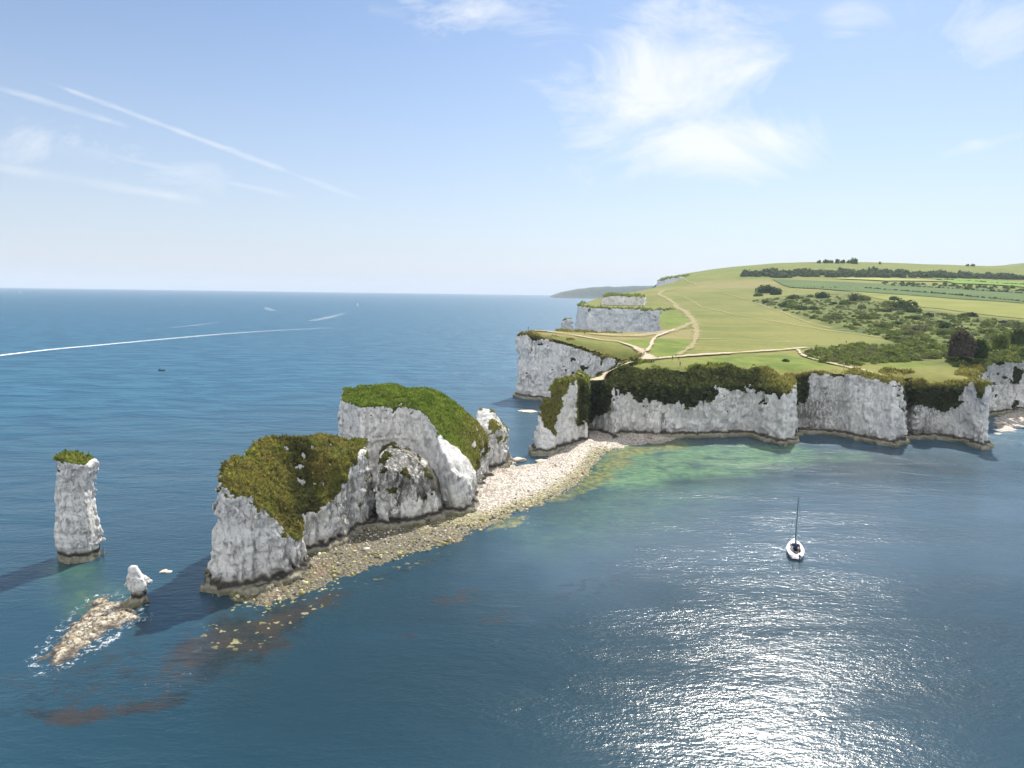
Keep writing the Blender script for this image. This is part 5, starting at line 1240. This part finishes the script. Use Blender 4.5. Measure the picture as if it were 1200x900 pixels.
def trail(p0, p1, w, k):
    (a0, b0), (a1, b1) = uv(*p0), uv(*p1); L2 = (a1 - a0) ** 2 + (b1 - b0) ** 2
    du = nt.math('SUBTRACT', u, a0); dv = nt.math('SUBTRACT', v, b0)
    t = nt.math('DIVIDE', nt.math('ADD', nt.math('MULTIPLY', du, a1 - a0), nt.math('MULTIPLY', dv, b1 - b0)), L2)
    dist = nt.math('ABSOLUTE', nt.math('DIVIDE', nt.math('SUBTRACT', nt.math('MULTIPLY', du, b1 - b0), nt.math('MULTIPLY', dv, a1 - a0)), math.sqrt(L2)))
    dist = nt.math('ADD', dist, nt.math('MULTIPLY', nt.math('SUBTRACT', nt.noise(cuv.outputs[0], 14, 4, .6), .5), .012))
    f = nt.math('SUBTRACT', 1.0, nt.ramp(dist, 0, w / 832))
    f = nt.math('MULTIPLY', f, nt.math('MULTIPLY', nt.ramp(t, -.02, .12), nt.math('SUBTRACT', 1.0, nt.ramp(t, .88, 1.04))))
    return nt.math('MULTIPLY', f, nt.math('MULTIPLY', k * .8, nt.ramp(wisp2, .30, .75)))
tr = trail((45, 92), (425, 234), 4.2, .85)
for a_ in [((-60, 85), (150, 148), 5, .7), ((120, 180), (350, 232), 4.5, .6), ((-60, 186), (240, 236), 8, .7), ((-60, 160), (140, 184), 10, .5), ((1100, 184), (1230, 148), 5, .5), ((430, 8), (480, 20), 10, .3)]:
    tr = nt.math('MAXIMUM', tr, trail(*a_))
cl = nt.math('MULTIPLY', nt.math('MAXIMUM', cl, tr), ahead)
# bright clouds added behind the viewer as fill light, and milky air low down
back = nt.math('MULTIPLY', nt.ramp(nt.noise(nt.scale(cmb.outputs[0], (.5, 1.2, 1), (0, 0, .4)), 1.0, 7, .62, .5), .40, .62), nt.math('SUBTRACT', 1.0, ahead))
cl = nt.math('MAXIMUM', cl, nt.math('MULTIPLY', back, .9))
low = nt.math('POWER', nt.math('SUBTRACT', 1.0, nt.math('MINIMUM', nt.math('ABSOLUTE', d[2]), 1.0)), 4.6)
SKYG = 1.0
c = nt.mix(nt.math('MULTIPLY', low, .96), nt.mix(1.0, sky.outputs[0], (.86, .97, 1.08), 'MULTIPLY'), nt.mix(nt.ramp(d[0], -.35, .45), (6.3, 6.7, 7.5), (7.1, 7.6, 8.4)))
c = nt.mix(nt.math('MULTIPLY', cl, .85), c, nt.mix(ahead, (26.0, 25.5, 25.0), (8.7, 8.9, 9.1)))
bg = nt.n('ShaderNodeBackground', Color=c, Strength=.066)
nt.t.links.new(bg.outputs[0], out.inputs[0])

# air between us and the far coast
HAZE = 6.5e-5
if HAZE:
    V, Fq = box_v(0, 6000, 110 - 1.0, 31000, 19000, 222)
    me = mesh_np('haze', V, Fq); m = bpy.data.materials.new('sea_air'); m.use_nodes = True; m.node_tree.nodes.clear(); hn = NT(m.node_tree)
    ho = hn.t.nodes.new('ShaderNodeOutputMaterial'); pv = hn.n('ShaderNodeVolumePrincipled', Density=HAZE, Anisotropy=0.0); pv.inputs['Color'].default_value = (.72, .85, 1.0, 1)
    hn.t.links.new(pv.outputs[0], ho.inputs[1]); o = link('haze', me, m, smooth=False); tag(o, kind='stuff')

# ------------------------------------------------------------------ render settings
scene.view_settings.view_transform = 'Standard'; scene.view_settings.look = 'None'; scene.view_settings.gamma = 1.0; scene.view_settings.exposure = 0.84; scene.view_settings.use_curve_mapping = False
cy = scene.cycles; cy.use_denoising = True
try: cy.denoiser = 'OPENIMAGEDENOISE'; cy.denoising_input_passes = 'RGB_ALBEDO_NORMAL'
except Exception: pass
cy.max_bounces = 6; cy.diffuse_bounces = 3; cy.glossy_bounces = 2; cy.transparent_max_bounces = 8; cy.volume_bounces = 0; cy.sample_clamp_indirect = 4.0
